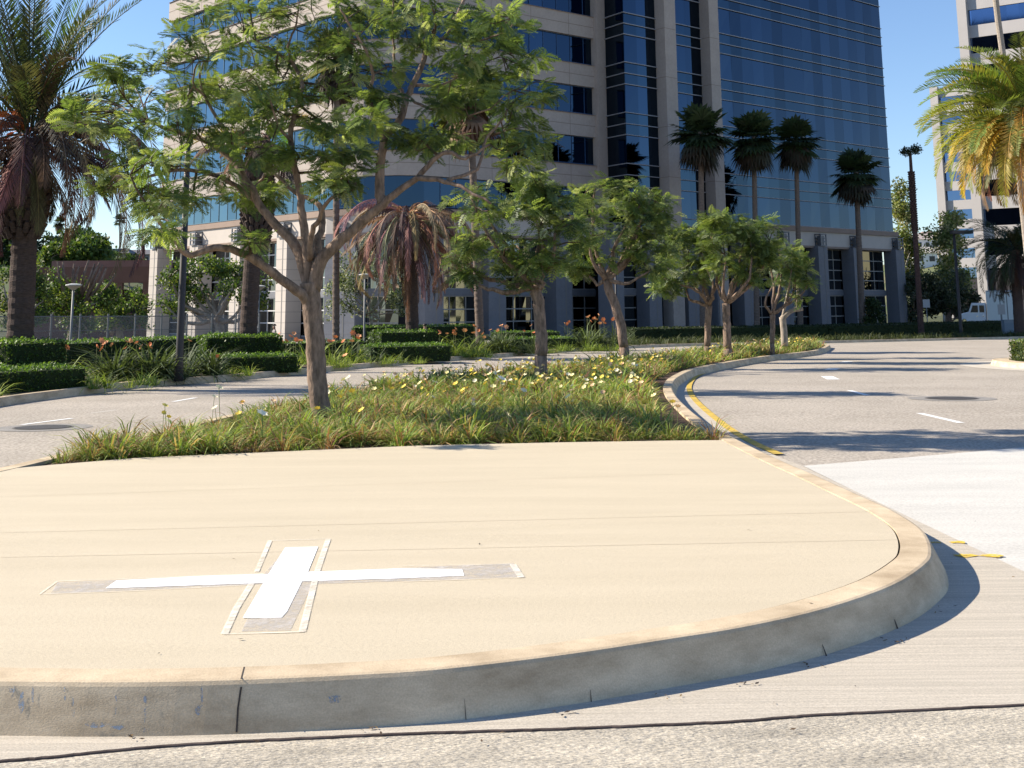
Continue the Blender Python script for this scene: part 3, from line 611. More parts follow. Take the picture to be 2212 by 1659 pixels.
# stone column closing the banded wing, and glass wing with rails
def col_box(name, c, hw, hd, z0, z1, m, parent, ang): b = MB(); b.box((c.x, c.y, (z0 + z1) / 2), (hw, hd, (z1 - z0) / 2), ang); return b.build(name, m, parent)
angR = math.atan2(dR.y, dR.x)
col_box('stone_column', pB + nR * -.2, .55, .55, 7.0, 51, STONE, tower, angR)
gpath = [pB + nR * .1 + dR * .55, K, E]
for k in range(-1, TOP):
    z = 11.22 + 4.26 * k
    panes('spandrel_glass', gpath, max(z, 7.0), z + 1.87, 0, 1.6, GTEAL, tower, .007)
    panes('curtain_glass', gpath, z + 1.87, z + 4.26, 0, 1.6, GBLUE, tower, .01)
    for zz in (z, z + .93, z + 1.87):
        if zz > 7.3: ribbon('rail', gpath, zz - .035, zz + .035, .14, .01, mat('rail_metal', (.26, .27, .30), .5), tower)
def t_at(o, u, base=K, d=dR, n=nR):
    lo, hi = -30.0, 80.0
    for _ in range(50):
        m_ = (lo + hi) / 2; p = base + d * m_ + n * o; uu = (Vector((p.x, p.y, 0)) - Vector((0, 0, CAMZ)))
        cx_ = uu.dot(cright); cz_ = uu.dot(fwd); pu = 1106 + F * cx_ / cz_
        if pu < u: lo = m_
        else: hi = m_
    return lo
for ua, ub in ((1456, 1481), (1557, 1578)):
    ta, tb = t_at(1.1, ua), t_at(1.1, ub); c = K + dR * ((ta + tb) / 2) + nR * .55
    cl = col_box('stone_column', c, (tb - ta) / 2, .55, -1.1, 51, STONE, tower, angR)
    g_ = MB()
    for k in range(-2, 10): g_.box((c.x, c.y, 12.15 + 4.26 * k), ((tb - ta) / 2 + .006, .556, .02), angR)
    g_.build('panel_joints', MATS['joint'], cl)
# podium
pod_r = [pC, Vector((-11.2, 93.7)), Vector((-8.6, 93.1)), Vector((-6.5, 93.7)), pB]
tS = t_at(.0, 1600); podE = [K + dR * tS, E]
for pth in (leftpath + pod_r[1:], podE):
    ribbon('fascia', pth, 7.0, 8.3, .45, -1.2, FASC, tower); ribbon('trim', pth, 8.3, 8.76, .6, -1.25, TRIM, tower); ribbon('soffit_trim', pth, 6.8, 7.0, .5, -1.2, TRIM, tower)
FRM_W = mat('sunlit_mullion', (.55, .55, .55), .5); FRM_D = mat('shaded_mullion', (.30, .29, .27), .5)  # one frame finish: sunlit copy for the left face, shaded copy elsewhere
def bay(a, b, fm, dark=False):
    d = (b - a).normalized(); n = Vector((d.y, -d.x)); ang = math.atan2(d.y, d.x); a2 = a - n * .55; b2 = b - n * .55; L = (b2 - a2).length
    for z0, z1 in ((-.55, 2.4), (2.9, 6.8)):
        wd = panes('window', [a2, b2], z0, z1, 0, 1.2, GDARK, tower, .03, .3); m_ = MB(); c = (a2 + b2) / 2 + n * .03
        hz = [z0 + .02, z0 + 1.0, z0 + 1.95, z1 - .03] if z0 < 0 else [z0 + .02, z0 + .95, z0 + 1.9, z0 + 2.9, z1 - .03]
        for z in hz: m_.box((c.x, c.y, z), (L / 2, .04, .045), ang)
        for f in ((.36, .70) if L > 3.2 else (.5,)): e = a2 + d * L * f + n * .03; m_.box((e.x, e.y, (z0 + z1) / 2), (.035, .035, (z1 - z0) / 2), ang)
        m_.build('mullions', fm, wd)
    c = (a2 + b2) / 2
    for z0, z1 in ((2.4, 2.9), (-1.1, -.55)):
        b_ = MB(); b_.box((c.x, c.y, (z0 + z1) / 2), (L / 2, .16, (z1 - z0) / 2), ang); b_.build('bay_spandrel', GRAN, tower)
LAN = mat('lantern_metal', (.16, .17, .19), .5, metal=.5)
def pillar(c, d, n, wd, dp, m):
    ang = math.atan2(d.y, d.x); cc_ = c + n * (dp / 2 - .2)
    p = col_box('pillar', cc_, wd / 2, dp / 2 + .2, -1.1, 6.95, m, tower, ang)
    g_ = MB()
    for z in np.arange(-.3, 6.9, .8): g_.box((cc_.x, cc_.y, z), (wd / 2 + .006, dp / 2 + .206, .012), ang)
    e = c + n * (dp + .0); g_.box((e.x + d.x * wd * .12, e.y + d.y * wd * .12, 2.9), (.06, .012, 4.0), ang); g_.build('panel_joints', mat('joint_dark', (.2, .195, .19), 1), p)
    lc = c + n * (dp * .55 + .25); l_ = MB(); s = min(.42, wd * .38)
    for i in (-1, 1):
        for j in (-1, 1): q_ = lc + d * (s * i) + n * (.32 * j); l_.box((q_.x, q_.y, 7.55), (.045, .045, .55), ang)
    for z in (7.02, 7.38, 7.72, 8.08):
        for j in (-1, 1): q_ = lc + n * (.32 * j); l_.box((q_.x, q_.y, z), (s + .08, .04, .04), ang); q_ = lc + d * (s * j); l_.box((q_.x, q_.y, z), (.04, .36, .04), ang)
    l_.box((lc.x, lc.y, 7.5), (s * .6, .2, .42), ang); l_.build('lantern', LAN, tower)
dL = (pC - pL).normalized(); nL = Vector((dL.y, -dL.x))
ts = [1.1] + [t_at(1.0, u, pL, dL, nL) for u in (412, 503, 604)] + [27.6]
for i, t in enumerate(ts[:-1]): pillar(pL + dL * t, dL, nL, 1.5, 1.0, FASC)  # sunlit pillars get the pale stone; shaded ones use a darker grey copy
for a, b in zip(ts[:-1], ts[1:]): bay(pL + dL * (a + .7), pL + dL * (b - .7), FRM_W)
A_ = Vector((-6.5, 93.7)); dA = (pB - A_).normalized(); nA = Vector((dA.y, -dA.x))
pillar(pC + Vector((1.3, -.6)), Vector((1, -.45)).normalized(), Vector((-.45, -1)).normalized(), 2.6, .9, GRAN)
pu = [938, 1075, 1220]; tr = [t_at(1.0, u, A_, dA, nA) for u in pu]
for t in tr: pillar(A_ + dA * t, dA, nA, 1.7, 1.0, GRAN)
bay(Vector((-11.6, 94.1)), Vector((-8.6, 93.3)), FRM_D); bay(Vector((-8.4, 93.3)), A_ + dA * (tr[0] - .85), FRM_D) if tr[0] > 1 else None
for a, b in zip(tr, tr[1:] + [(pB - A_).length]): bay(A_ + dA * (a + .85), A_ + dA * (b - .5), FRM_D)
tg = [t_at(1.0, u) for u in (1336, 1418, 1502, 1560, 1622, 1705, 1786, 1862)] + [39.1]
for i, t in enumerate(tg):
    pillar(K + dR * t, dR, nR, 1.5 if i != 3 else .9, 1.0, GRAN)
for i, (a, b) in enumerate(zip(tg, tg[1:])):
    if i in (1, 2, 3): continue
    bay(K + dR * (a + .75), K + dR * (min(b - .75, 39.6)), FRM_D)
# entrance: glazed recess, back panel painted dark as lobby shade, with a few pale reveals
dk = MB(); c0 = K + dR * (tg[1] + .75) - nR * .9; c1_ = K + dR * (tg[4] - .75) - nR * .9; c = (c0 + c1_) / 2
dk.box((c.x, c.y, 2.9), ((c1_ - c0).length / 2, .1, 4.0), angR); dk.build('entrance_recess', mat('recess', (.10, .085, .08), .7), tower)
panes('entrance_glass', [c0 + nR * .15, c1_ + nR * .15], -.9, 2.6, 0, 1.3, GDARK, tower, .02, .3)

# ---------------------------------------------------------------- other buildings
def strip_block(label, p0, d, L, dep, z1, pitch, bandh, top_band, glassm, stone, colw=1.2, roofz=0):
    n = Vector((d.y, -d.x)); root = thing('office_tower', label, 'building', Vector((p0.x, p0.y, -1.1)), None)
    q = [p0, p0 + d * L, p0 + d * L - n * dep, p0 - n * dep]; qq = [Vector(p) for p in offset(q, -.4, True)]
    V = [(p.x, p.y, z) for z in (-1.2, z1) for p in qq]; mk('core_wall', V, [[i, (i + 1) % 4, 4 + (i + 1) % 4, 4 + i] for i in range(4)] + [[4, 5, 6, 7]], MATS['core_dark'], root)
    z = top_band
    ribbon('dark_base', [p0 + n * .05, p0 + d * L + n * .05], -1.1, 6.0, .1, -.5, mat('dark_base_granite', (.05, .045, .05), .6), root)  # dark granite, with shade from the palms included in its tone
    while z > 7:
        for face, w_ in (([q[0], q[1]], 1), ([q[3], q[0]], 0)):
            ribbon('spandrel_band', face, z - bandh, min(z, z1 + .8), 0, -.6, stone, root); panes('ribbon_window', face, z - pitch, z - bandh, -.2, 1.6, glassm, root, .003, .1)
        z -= pitch
    col_box('stone_column', p0 + d * (colw / 2 - .1) + n * .1, colw / 2, .5, -1, z1 + 1.2, stone, root, math.atan2(d.y, d.x)); return root
GFAR = glass('far_blue_glass', (.12, .18, .30), .08); STFAR = mat('far_pale_stone', (.50, .47, .46), .8, .05, .3)
dF = Vector((.79, -.613))
pp = Q(2103, 440, 174); strip_block('tall pale tower with blue window strips at the right edge, behind the golden palm', Vector((pp.x, pp.y)), dF, 34, 20, 62, 4.0, 1.75, 61.7 - .04 * 45 + .1, GFAR, STFAR, 1.3)
pp = Q(2033, 500, 240); strip_block('lower pale banded block behind the tall right-hand tower', Vector((pp.x, pp.y)), dF, 30, 20, 41.5, 3.6, 1.75, 42.4, GFAR, STFAR, 1.5)
gar = thing('parking_structure', 'low brown parking structure behind the pruned trees at the left', 'building', Vector((X_at(200, 120), 122, -1.1)))
x0, x1 = X_at(40, 120), X_at(345, 120); BRN = mat('brown_concrete', (.155, .085, .065), .85, .15, 1); BR2 = mat('brown_light', (.24, .15, .12), .85, .1, 1)
b = MB(); b.box(((x0 + x1) / 2, 124, 1.2), ((x1 - x0) / 2 - .3, 3.6, 2.3)); b.build('deck_core', mat('deck_dark', (.025, .022, .02), 1), gar)
for z0, z1, yy in ((4.1, 5.6, 120), (-1.1, 1.3, 120)):
    b = MB(); b.box(((x0 + x1) / 2, yy, (z0 + z1) / 2), ((x1 - x0) / 2, .25, (z1 - z0) / 2)); b.build('parapet', BRN, gar)
b = MB(); b.box(((x0 + x1) / 2, 128, 5.9), ((x1 - x0) / 2, .3, .6)); b.build('parapet', BR2, gar)
b = MB(); b.box(((x0 + x1) / 2 , 124, 5.2), ((x1 - x0) / 2, 3.5, .2)); b.build('deck', BRN, gar)
for i in range(5): b = MB(); b.box((x0 + (x1 - x0) * (i + .5) / 5, 120.1, 2.7), (.35, .28, 1.4)); b.build('column', BRN, gar)

# sunlit low block across the road to the right: seen only as reflections in the podium glass
lb_ = thing('low_office_block', 'low beige block across the road, reflected in the podium glass', 'building', Vector((130, 130, -1.1)))
b = MB(); b.box((136, 130, 6), (10, 75, 7)); b.build('wall', mat('beige_wall', (.55, .48, .30), .8), lb_)
for k in range(14): b = MB(); b.box((125.9, 60 + k * 10.5, 4), (.15, 2.2, 3)); b.build('window', MATS['core_dark'], lb_)
# hills
def hill(name, pts, y, dep, m):
    V = []; F_ = []
    for i, (u, v) in enumerate(pts):
        p = Q(u, v, y); V += [(p.x * (y - dep) / y, y - dep, -1.5), (p.x * .99, y - dep * .35, -1.5 + (p.z + 1.5) * .75), (p.x, y, p.z), (p.x * 1.1, y + dep, -2)]
        if i: k = 4 * i; F_ += [[k - 4 + j, k + j, k + j + 1, k - 3 + j] for j in range(3)]
    return tag(mk(name, V, F_, m), kind='structure')
HILLM = mat('hill_scrub', (.07, .10, .04), 1, .5, .08, c2=(.16, .14, .08), bump=1, bscale=1)
hill('hill', [(-500, 600), (-200, 540), (0, 548), (60, 545), (130, 552), (200, 560), (300, 562), (420, 600), (600, 680)], 280, 90, HILLM)
hill('hill', [(1700, 680), (1850, 590), (1960, 556), (2020, 545), (2080, 560), (2212, 590), (2500, 660)], 430, 120, HILLM)
def house(label, u, v, y, wd, h, dep, wallc, roofc, group):
    p = Q(u, v, y); root = thing('hill_house', label, 'house', p, group); b = MB(); b.box((p.x, p.y, p.z + h / 2 - 1), (wd / 2, dep / 2, h / 2 + 1)); b.build('wall', mat('house_%02d' % int(wallc[0] * 99 + wallc[2] * 10), wallc), root)
    V = [(p.x - wd * .55, p.y - dep * .6, p.z + h), (p.x + wd * .55, p.y - dep * .6, p.z + h), (p.x + wd * .55, p.y + dep * .6, p.z + h), (p.x - wd * .55, p.y + dep * .6, p.z + h), (p.x - wd * .4, p.y, p.z + h * 1.5), (p.x + wd * .4, p.y, p.z + h * 1.5)]
    mk('roof', V, [[0, 1, 5, 4], [1, 2, 5], [2, 3, 4, 5], [3, 0, 4], [3, 2, 1, 0]], mat('roof_%02d' % int(roofc[0] * 99), roofc), root)
    b = MB()
    for i in range(3): b.box((p.x - wd * .3 + wd * .3 * i, p.y - dep / 2 - .03, p.z + h * .55), (wd * .07, .05, h * .2))
    b.build('windows', mat('house_glass', (.03, .035, .04), .2), root)
for a in [('grey-roofed house on the left hill under the thin palm', 238, 572, 262, 9, 2.2, 6, (.45, .42, .4), (.16, .16, .17)), ('second grey-roofed house on the left hill beside the tower', 290, 574, 266, 10, 2.2, 6, (.38, .36, .35), (.15, .15, .16)),
          ('white house on the left hill at the photo edge', 6, 520, 270, 6, 3.5, 6, (.7, .7, .68), (.3, .28, .26)), ('white house high on the right hill between the pale trees', 1998, 545, 405, 8, 4, 6, (.72, .70, .68), (.45, .38, .34)),
          ('tan roofed house on the right hill beside the banded block', 2026, 530, 412, 12, 3, 6, (.5, .42, .36), (.35, .26, .22)), ('low white house lower on the right hill', 2008, 575, 400, 12, 4, 6, (.75, .74, .72), (.5, .46, .42))]:
    house(a[0], a[1], a[2], a[3], a[4], a[5], a[6], a[7], a[8], 'houses on the hills')
DKG = [(.030, .055, .022), (.045, .075, .025), (.06, .09, .03)]; MDG = [(.06, .11, .03), (.09, .14, .035), (.13, .17, .04)]
def broad(label, Y, trunk, w0, w1, ells, nb, per, size, pal, pp=None, name='tree', group=None, seed=0, wood=WOOD2, lims=10, fsz=1.0, cat='tree', inner=.35):
    return auto_tree(label, Y, trunk, w0, w1, ells, nb, per, size, BROAD, name, group, wood, pal, pp or [1] * len(pal), seed, fsz, lims, cat, inner=inner)
HG = 'trees on the left hill'
broad('dark round tree on the left hill right of the big date palm', 255, [(100, 575), (100, 550)], 5, 4, [(165, 535, 45, 30), (115, 540, 40, 26)], 26, 18, 2.2, DKG, seed=21, group=HG, name='hill_tree')
broad('dark spreading tree highest on the left hill skyline', 262, [(165, 570), (165, 550)], 5, 4, [(168, 522, 34, 20), (205, 530, 22, 14)], 22, 18, 2.2, DKG, seed=22, group=HG, name='hill_tree')
broad('bright green tree in front of the left hill above the brown parking structure', 180, [(160, 590), (160, 570)], 5, 4, [(180, 550, 50, 26), (120, 560, 36, 22)], 30, 22, 1.6, MDG, seed=23, group=HG, name='hill_tree')
broad('dark tree on the left hill behind the left edge palm trunk', 255, [(22, 580), (22, 550)], 5, 4, [(25, 520, 26, 42), (-10, 545, 30, 30)], 24, 18, 2.2, DKG, seed=24, group=HG, name='hill_tree')
broad('low dark tree beside the hill houses', 240, [(245, 580), (245, 570)], 4, 3, [(235, 562, 24, 12)], 10, 16, 1.6, DKG, seed=25, group=HG, name='hill_tree')
broad('low bush-like tree in front of the hill houses left of the tower', 200, [(280, 590), (280, 580)], 4, 3, [(270, 575, 45, 12)], 14, 16, 1.6, DKG, seed=26, group=HG, name='hill_tree')
FG = 'pruned broad-leaved trees by the fence'
PG = [(.06, .11, .025), (.11, .17, .035), (.19, .23, .05), (.04, .07, .02)]
broad('broad-leaved tree behind the trunk of the left edge date palm', 56, [(30, 748), (32, 700), (30, 660)], 14, 14, [(30, 620, 55, 55), (70, 590, 30, 35), (0, 680, 40, 30), (90, 660, 30, 50)], 44, 9, .38, PG, seed=31, group=FG)
t_ = broad('pruned broad-leaved tree with bare cut limb ends above its crown, left of the disc lamp', 58, [(150, 748), (155, 715), (160, 690)], 16, 14, [(190, 650, 70, 45), (125, 640, 40, 55), (230, 620, 25, 35), (160, 700, 60, 20)], 52, 9, .38, PG, seed=32, group=FG)
lb = MB()
for (a, b_, c) in [((165, 640), (140, 600), (136, 566)), ((165, 640), (158, 600), (160, 570)), ((175, 640), (180, 600), (192, 562)), ((175, 640), (190, 610), (205, 570)), ((170, 650), (160, 615), (172, 575)), ((185, 650), (205, 610), (222, 572)), ((190, 650), (215, 615), (230, 578)), ((150, 650), (130, 610), (124, 565)), ((200, 660), (235, 615), (250, 590)), ((190, 640), (200, 600), (215, 568))]:
    limb(lb, [Q(a[0], a[1], 58), Q(b_[0], b_[1], 57.5), Q(c[0], c[1], 57.6)], .10, .05, 6)
lb.build('bare_limbs', WOOD, t_)
broad('broad-leaved tree filling the gap left of the office block corner', 62, [(262, 748), (258, 715), (250, 690)], 16, 14, [(260, 650, 60, 40), (280, 690, 35, 30), (230, 690, 30, 30)], 40, 9, .38, PG, seed=33, group=FG)
broad('wide pale-limbed tree in front of the sunlit podium bays', 60, [(470, 748), (475, 715), (470, 690)], 24, 20, [(450, 610, 110, 50), (380, 640, 45, 45), (540, 620, 55, 50), (430, 580, 70, 25)], 70, 10, .40, PG, seed=34, group=FG, lims=16)
broad('glossy-leaved tree with thin pale stems behind the dead brown palm', 64, [(800, 745), (802, 700), (800, 680)], 9, 7, [(800, 600, 85, 75), (730, 640, 35, 50), (860, 640, 30, 45)], 54, 10, .36, [(.10, .13, .06), (.20, .22, .15), (.05, .08, .03), (.32, .34, .28)], seed=35, lims=14)
EG = [(.20, .24, .09), (.28, .30, .12), (.12, .16, .05), (.36, .33, .18)]
ER = 'tall airy trees right of the tower'
broad('tall airy pale-green tree right against the blue glass tower edge', 150, [(1952, 700), (1953, 640), (1950, 600)], 7, 5, [(1950, 480, 26, 95), (1960, 570, 26, 60)], 60, 12, .9, EG, seed=41, group=ER, wood=mat('white_bark', (.5, .46, .4), .9), lims=14, fsz=1.1, inner=.1)
broad('tall airy pale-green tree in front of the banded block', 145, [(2040, 700), (2040, 640), (2042, 600)], 7, 5, [(2045, 520, 38, 75), (2060, 600, 38, 50)], 60, 12, .9, EG, seed=42, group=ER, wood=MATS['white_bark'], lims=14, fsz=1.1, inner=.1)
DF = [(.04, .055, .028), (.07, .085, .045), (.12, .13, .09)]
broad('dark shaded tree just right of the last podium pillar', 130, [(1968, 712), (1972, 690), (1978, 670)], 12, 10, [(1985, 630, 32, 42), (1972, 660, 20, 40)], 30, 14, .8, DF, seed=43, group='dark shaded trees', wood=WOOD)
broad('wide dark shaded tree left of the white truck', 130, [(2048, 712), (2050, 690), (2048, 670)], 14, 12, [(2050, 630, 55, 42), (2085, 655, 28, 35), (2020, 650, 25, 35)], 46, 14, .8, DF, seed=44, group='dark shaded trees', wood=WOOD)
for i_, y_ in enumerate((78, 112, 150)): broad('roadside tree beyond the right edge, %s of three mirrored in the podium glass' % ('nearest', 'middle', 'farthest')[i_], y_, [(1106 + 2800 * 92 / y_, 700), (1106 + 2800 * 92 / y_, 640)], 16, 12, [(1106 + 2800 * 92 / y_, 600, 9000 / y_, 6500 / y_)], 26, 16, 1.0, DKG, seed=60 + i_, name='roadside_tree', group='mirrored roadside trees')
broad('dark rounded shrub by the podium wall under the lone dark palm', 112, [(1885, 712), (1885, 700)], 5, 5, [(1885, 680, 18, 28)], 18, 22, .5, DKG, seed=45, name='shrub', cat='shrub', fsz=1.4)

# ================================================================ PALMS
def frond(b, base, az, el, L, curl, nl, ll, lw, c, dead=0.0, r0=.03, fold=.3):
    p = np.array(base, float); st = L / nl; V = []; F_ = []; C = []; pts = [p.copy()]
    h = np.array([math.sin(az), math.cos(az), 0.0]); sd = np.array([h[1], -h[0], 0.0]); tw = random.uniform(-.4, .4)
    for i in range(nl):
        t = (i + 1) / nl; e = el - curl * t ** 1.25; d = h * math.cos(e) + np.array([0, 0, math.sin(e)]); p = p + d * st; pts.append(p.copy())
        if t < .14: continue
        up = np.cross(sd, d); le = ll * (math.sin(math.pi * min(1, .12 + .86 * t)) ** .55) * random.uniform(.85, 1.1)
        for s in (-1, 1):
            ld = s * (sd * math.cos(tw) + up * math.sin(tw)) * .75 + d * (.55 + .3 * t) + up * fold + rng.normal(0, .08, 3); ld[2] -= dead; ld /= np.linalg.norm(ld); tip = p + ld * le
            if dead: tip[2] -= le * .3 * dead
            nrm = np.cross(ld, d); wv = d * lw * .5
            m_ = p * .55 + tip * .45
            k = len(V); V += [p, m_ + wv, tip, m_ - wv]; F_.append([k, k + 1, k + 2, k + 3]); cc_ = np.array(c) * random.uniform(.75, 1.25); C += [cc_] * 4
    b.add(V, F_, np.clip(C, 0, 1)); rr = np.linspace(r0, r0 * .25, len(pts)); tv, tf = tube(pts[::2] if len(pts) % 2 else pts[::2] + [pts[-1]], np.interp(np.linspace(0, 1, len(pts[::2] if len(pts) % 2 else pts[::2] + [pts[-1]])), np.linspace(0, 1, len(rr)), rr), 4, False)
    b.add(tv, tf, np.clip(np.array(c) * (1.5, 1.35, 1.3), 0, 1))
GRN = (.075, .12, .035); YG = (.20, .21, .05); YEL = (.42, .32, .06); BRO = (.17, .105, .06); DRY = (.25, .175, .11); DRD = (.085, .055, .04)
def palm_trunk(root, x, y, z0, z1, r0, r1, boots=None, m=PALMW, lean=0.0):
    n = 20; b = MB(); pts = []; rad = []
    k = int((z1 - z0) / .12)
    for i in range(k + 1):
        t = i / k; z = z0 + (z1 - z0) * t; r_ = r0 + (r1 - r0) * t + (.012 if i % 2 else 0)
        pts.append((x + lean * t, y, z)); rad.append(r_ * (1 + random.uniform(-.03, .03)))
    b.add(*tube(pts, rad, n))
    if boots:                                      # diamond stubs of cut leaf bases
        zb, rb = boots; j = 0; z = zb
        while z < z1:
            for q_ in range(9):
                a = 2 * math.pi * (q_ + .5 * (j % 2)) / 9; tt = (z - zb) / (z1 - zb); r_ = r1 + (rb - r1) * math.sin(math.pi * min(1, tt * .9 + .15)); c = (x + lean + math.cos(a) * r_ * .85, y + math.sin(a) * r_ * .85)
                b.add(*tube([(c[0], c[1], z - .1), (x + lean + math.cos(a) * (r_ + .10), y + math.sin(a) * (r_ + .10), z + .1)], [.10, .05], 5))
            z += .13; j += 1
    o = b.build('trunk', m, root); return o
def date_palm(label, u, Y, cu, cv, r, groups, group='feather palms', boots=None, ll=.42, lw=.035, fruit=None, nl=34, name='date_palm', hubr=.35):
    x = X_at(u, Y); c = Q(cu, cv, Y); z0 = G(Y) + .1; root = thing(name, label, 'palm tree', Vector((x, Y, z0)), group)
    palm_trunk(root, x, Y, z0, c.z, r * 1.06, r, boots, lean=c.x - x)
    for gname, n, elr, Lr, curlr, colr_, dead, azr in groups:
        b = MB()
        for i in range(n):
            az = (azr[0] + (azr[1] - azr[0]) * (i + random.uniform(0, 1)) / n); el = random.uniform(*elr)
            base = np.array([c.x + math.sin(az) * hubr * .6, Y + math.cos(az) * hubr * .6, c.z + random.uniform(-.25, .25) + .3 * math.sin(el)])
            frond(b, base, az, el, random.uniform(*Lr), random.uniform(*curlr), nl, ll, lw, [q_ * random.uniform(.75, 1.3) for q_ in random.choice(colr_)], dead)
        b.build(gname, DEAD if dead > .5 else LEAF, root)
    if fruit:
        b = MB()
        for i in range(fruit[0]):
            az = random.uniform(0, 6.28); p = np.array([c.x, Y, c.z + .2]); e0 = random.uniform(.1, .9); L = random.uniform(.7, 1.25); pts = [p + np.array([math.sin(az) * math.cos(e0) * L * t, math.cos(az) * math.cos(e0) * L * t, math.sin(e0) * L * t - .35 * t * t]) for t in (0, .35, .7, 1)]
            b.add(*tube(pts, [.02, .016, .012, .008], 4), fruit[1])
            for k in range(26):
                q_ = pts[-1] + rng.normal(0, .05, 3); b.add(*tube([pts[-2] if k % 2 else pts[-1], q_, q_ + np.array([math.sin(az) * .22, math.cos(az) * .22, -.18]) + rng.normal(0, .11, 3)], [.007, .007, .005], 3, False), np.array(fruit[1]) * random.uniform(.6, 1.4))
        b.build('fruit_stalks', DEAD, root)
    return root
ALL = (0, 6.283)
ORG = (.50, .17, .05)
date_palm('big date palm at the left edge with orange stalks and a brown hanging skirt', 48, 29, 62, 300, .27, [
    ('green_fronds', 24, (1.15, 1.5), (3.4, 4.2), (.1, .9), [(.05, .075, .028), (.065, .095, .03), (.045, .06, .025)], 0, ALL), ('green_fronds', 15, (.85, 1.1), (2.8, 3.5), (.9, 2.0), [(.055, .08, .03), (.09, .11, .035), (.08, .07, .035)], 0, ALL),  # greens dimmed in colour because these fronds are backlit
    ('green_fronds', 7, (.7, 1.0), (3.0, 3.8), (2.2, 2.9), [GRN, (.14, .10, .05)], .1, (.9, 2.3)), ('dry_fronds', 13, (.0, .5), (3.6, 4.8), (1.8, 2.3), [DRD, BRO, (.13, .08, .05)], .7, (.5, 2.6)), ('dry_fronds', 24, (-.2, .45), (2.2, 3.2), (1.4, 2.3), [DRD, BRO, (.13, .08, .05)], .6, ALL), ('dry_fronds', 22, (-1.2, -.3), (1.6, 2.6), (.3, 1.1), [DRD, BRO, DRY], .8, ALL)], boots=(3.2, .48), fruit=(20, ORG), nl=64, lw=.05, ll=.5)
date_palm('date palm with a rough dark trunk standing behind the largest feathery tree', 535, 38, 560, 300, .24, [
    ('green_fronds', 26, (.2, 1.4), (2.4, 3.2), (.9, 1.9), [GRN, YG, (.10, .13, .04)], 0, ALL), ('dry_fronds', 18, (-.8, .2), (1.5, 2.4), (.8, 1.6), [DRD, BRO], .7, ALL)], boots=(3.4, .42), ll=.45, nl=54, lw=.055)
date_palm('dead palm hung with a dense skirt of brown fronds in the middle', 893, 50, 884, 470, .24, [
    ('dry_fronds', 50, (-.1, .65), (3.4, 4.5), (2.1, 2.9), [DRY, BRO, (.30, .22, .15), DRD], .8, ALL), ('dry_fronds', 34, (-1.1, -.2), (2.8, 3.9), (.5, 1.2), [DRY, BRO, DRD], .9, ALL)], fruit=(10, (.38, .18, .08)), ll=.36, lw=.085, nl=44)
date_palm('golden-green date palm leaning in from the right edge', 2285, 42, 2222, 275, .27, [
    ('green_fronds', 44, (.25, 1.45), (3.3, 4.1), (1.0, 1.9), [YG, (.14, .17, .045), (.10, .14, .04), (.24, .24, .06)], 0, (3.3, 6.4)), ('green_fronds', 8, (.2, 1.3), (2.8, 3.6), (1.0, 1.9), [YG, GRN], 0, (0, 3.2)),
    ('golden_fronds', 36, (-.15, .5), (2.8, 3.6), (1.2, 1.9), [YEL, (.34, .29, .07), YG], .15, (3.4, 6.3)), ('dry_fronds', 18, (-.7, .0), (2.4, 3.3), (.9, 1.6), [(.30, .21, .12), (.22, .15, .09), YEL], .7, (3.4, 6.3))], ll=.55, lw=.06, nl=60)
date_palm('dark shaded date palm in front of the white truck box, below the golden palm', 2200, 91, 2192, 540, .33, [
    ('green_fronds', 62, (-.3, 1.3), (3.2, 4.4), (1.0, 2.1), [(.03, .045, .02), (.04, .055, .025)], .1, ALL), ('dry_fronds', 26, (-1.1, -.3), (2.5, 4.0), (.4, 1.0), [(.04, .03, .022), (.06, .035, .025)], .7, ALL)], ll=.6, lw=.12, nl=28, boots=None)  # frond colours darkened to include the shade of the tower
date_palm('tiny feathery palm on the left hill between the tower and the thin tall palm', 308, 250, 310, 515, .3, [('green_fronds', 22, (-.3, 1.2), (3.5, 5), (1.2, 2.2), [(.05, .06, .03)], .2, ALL)], ll=1.2, lw=.35, nl=10)

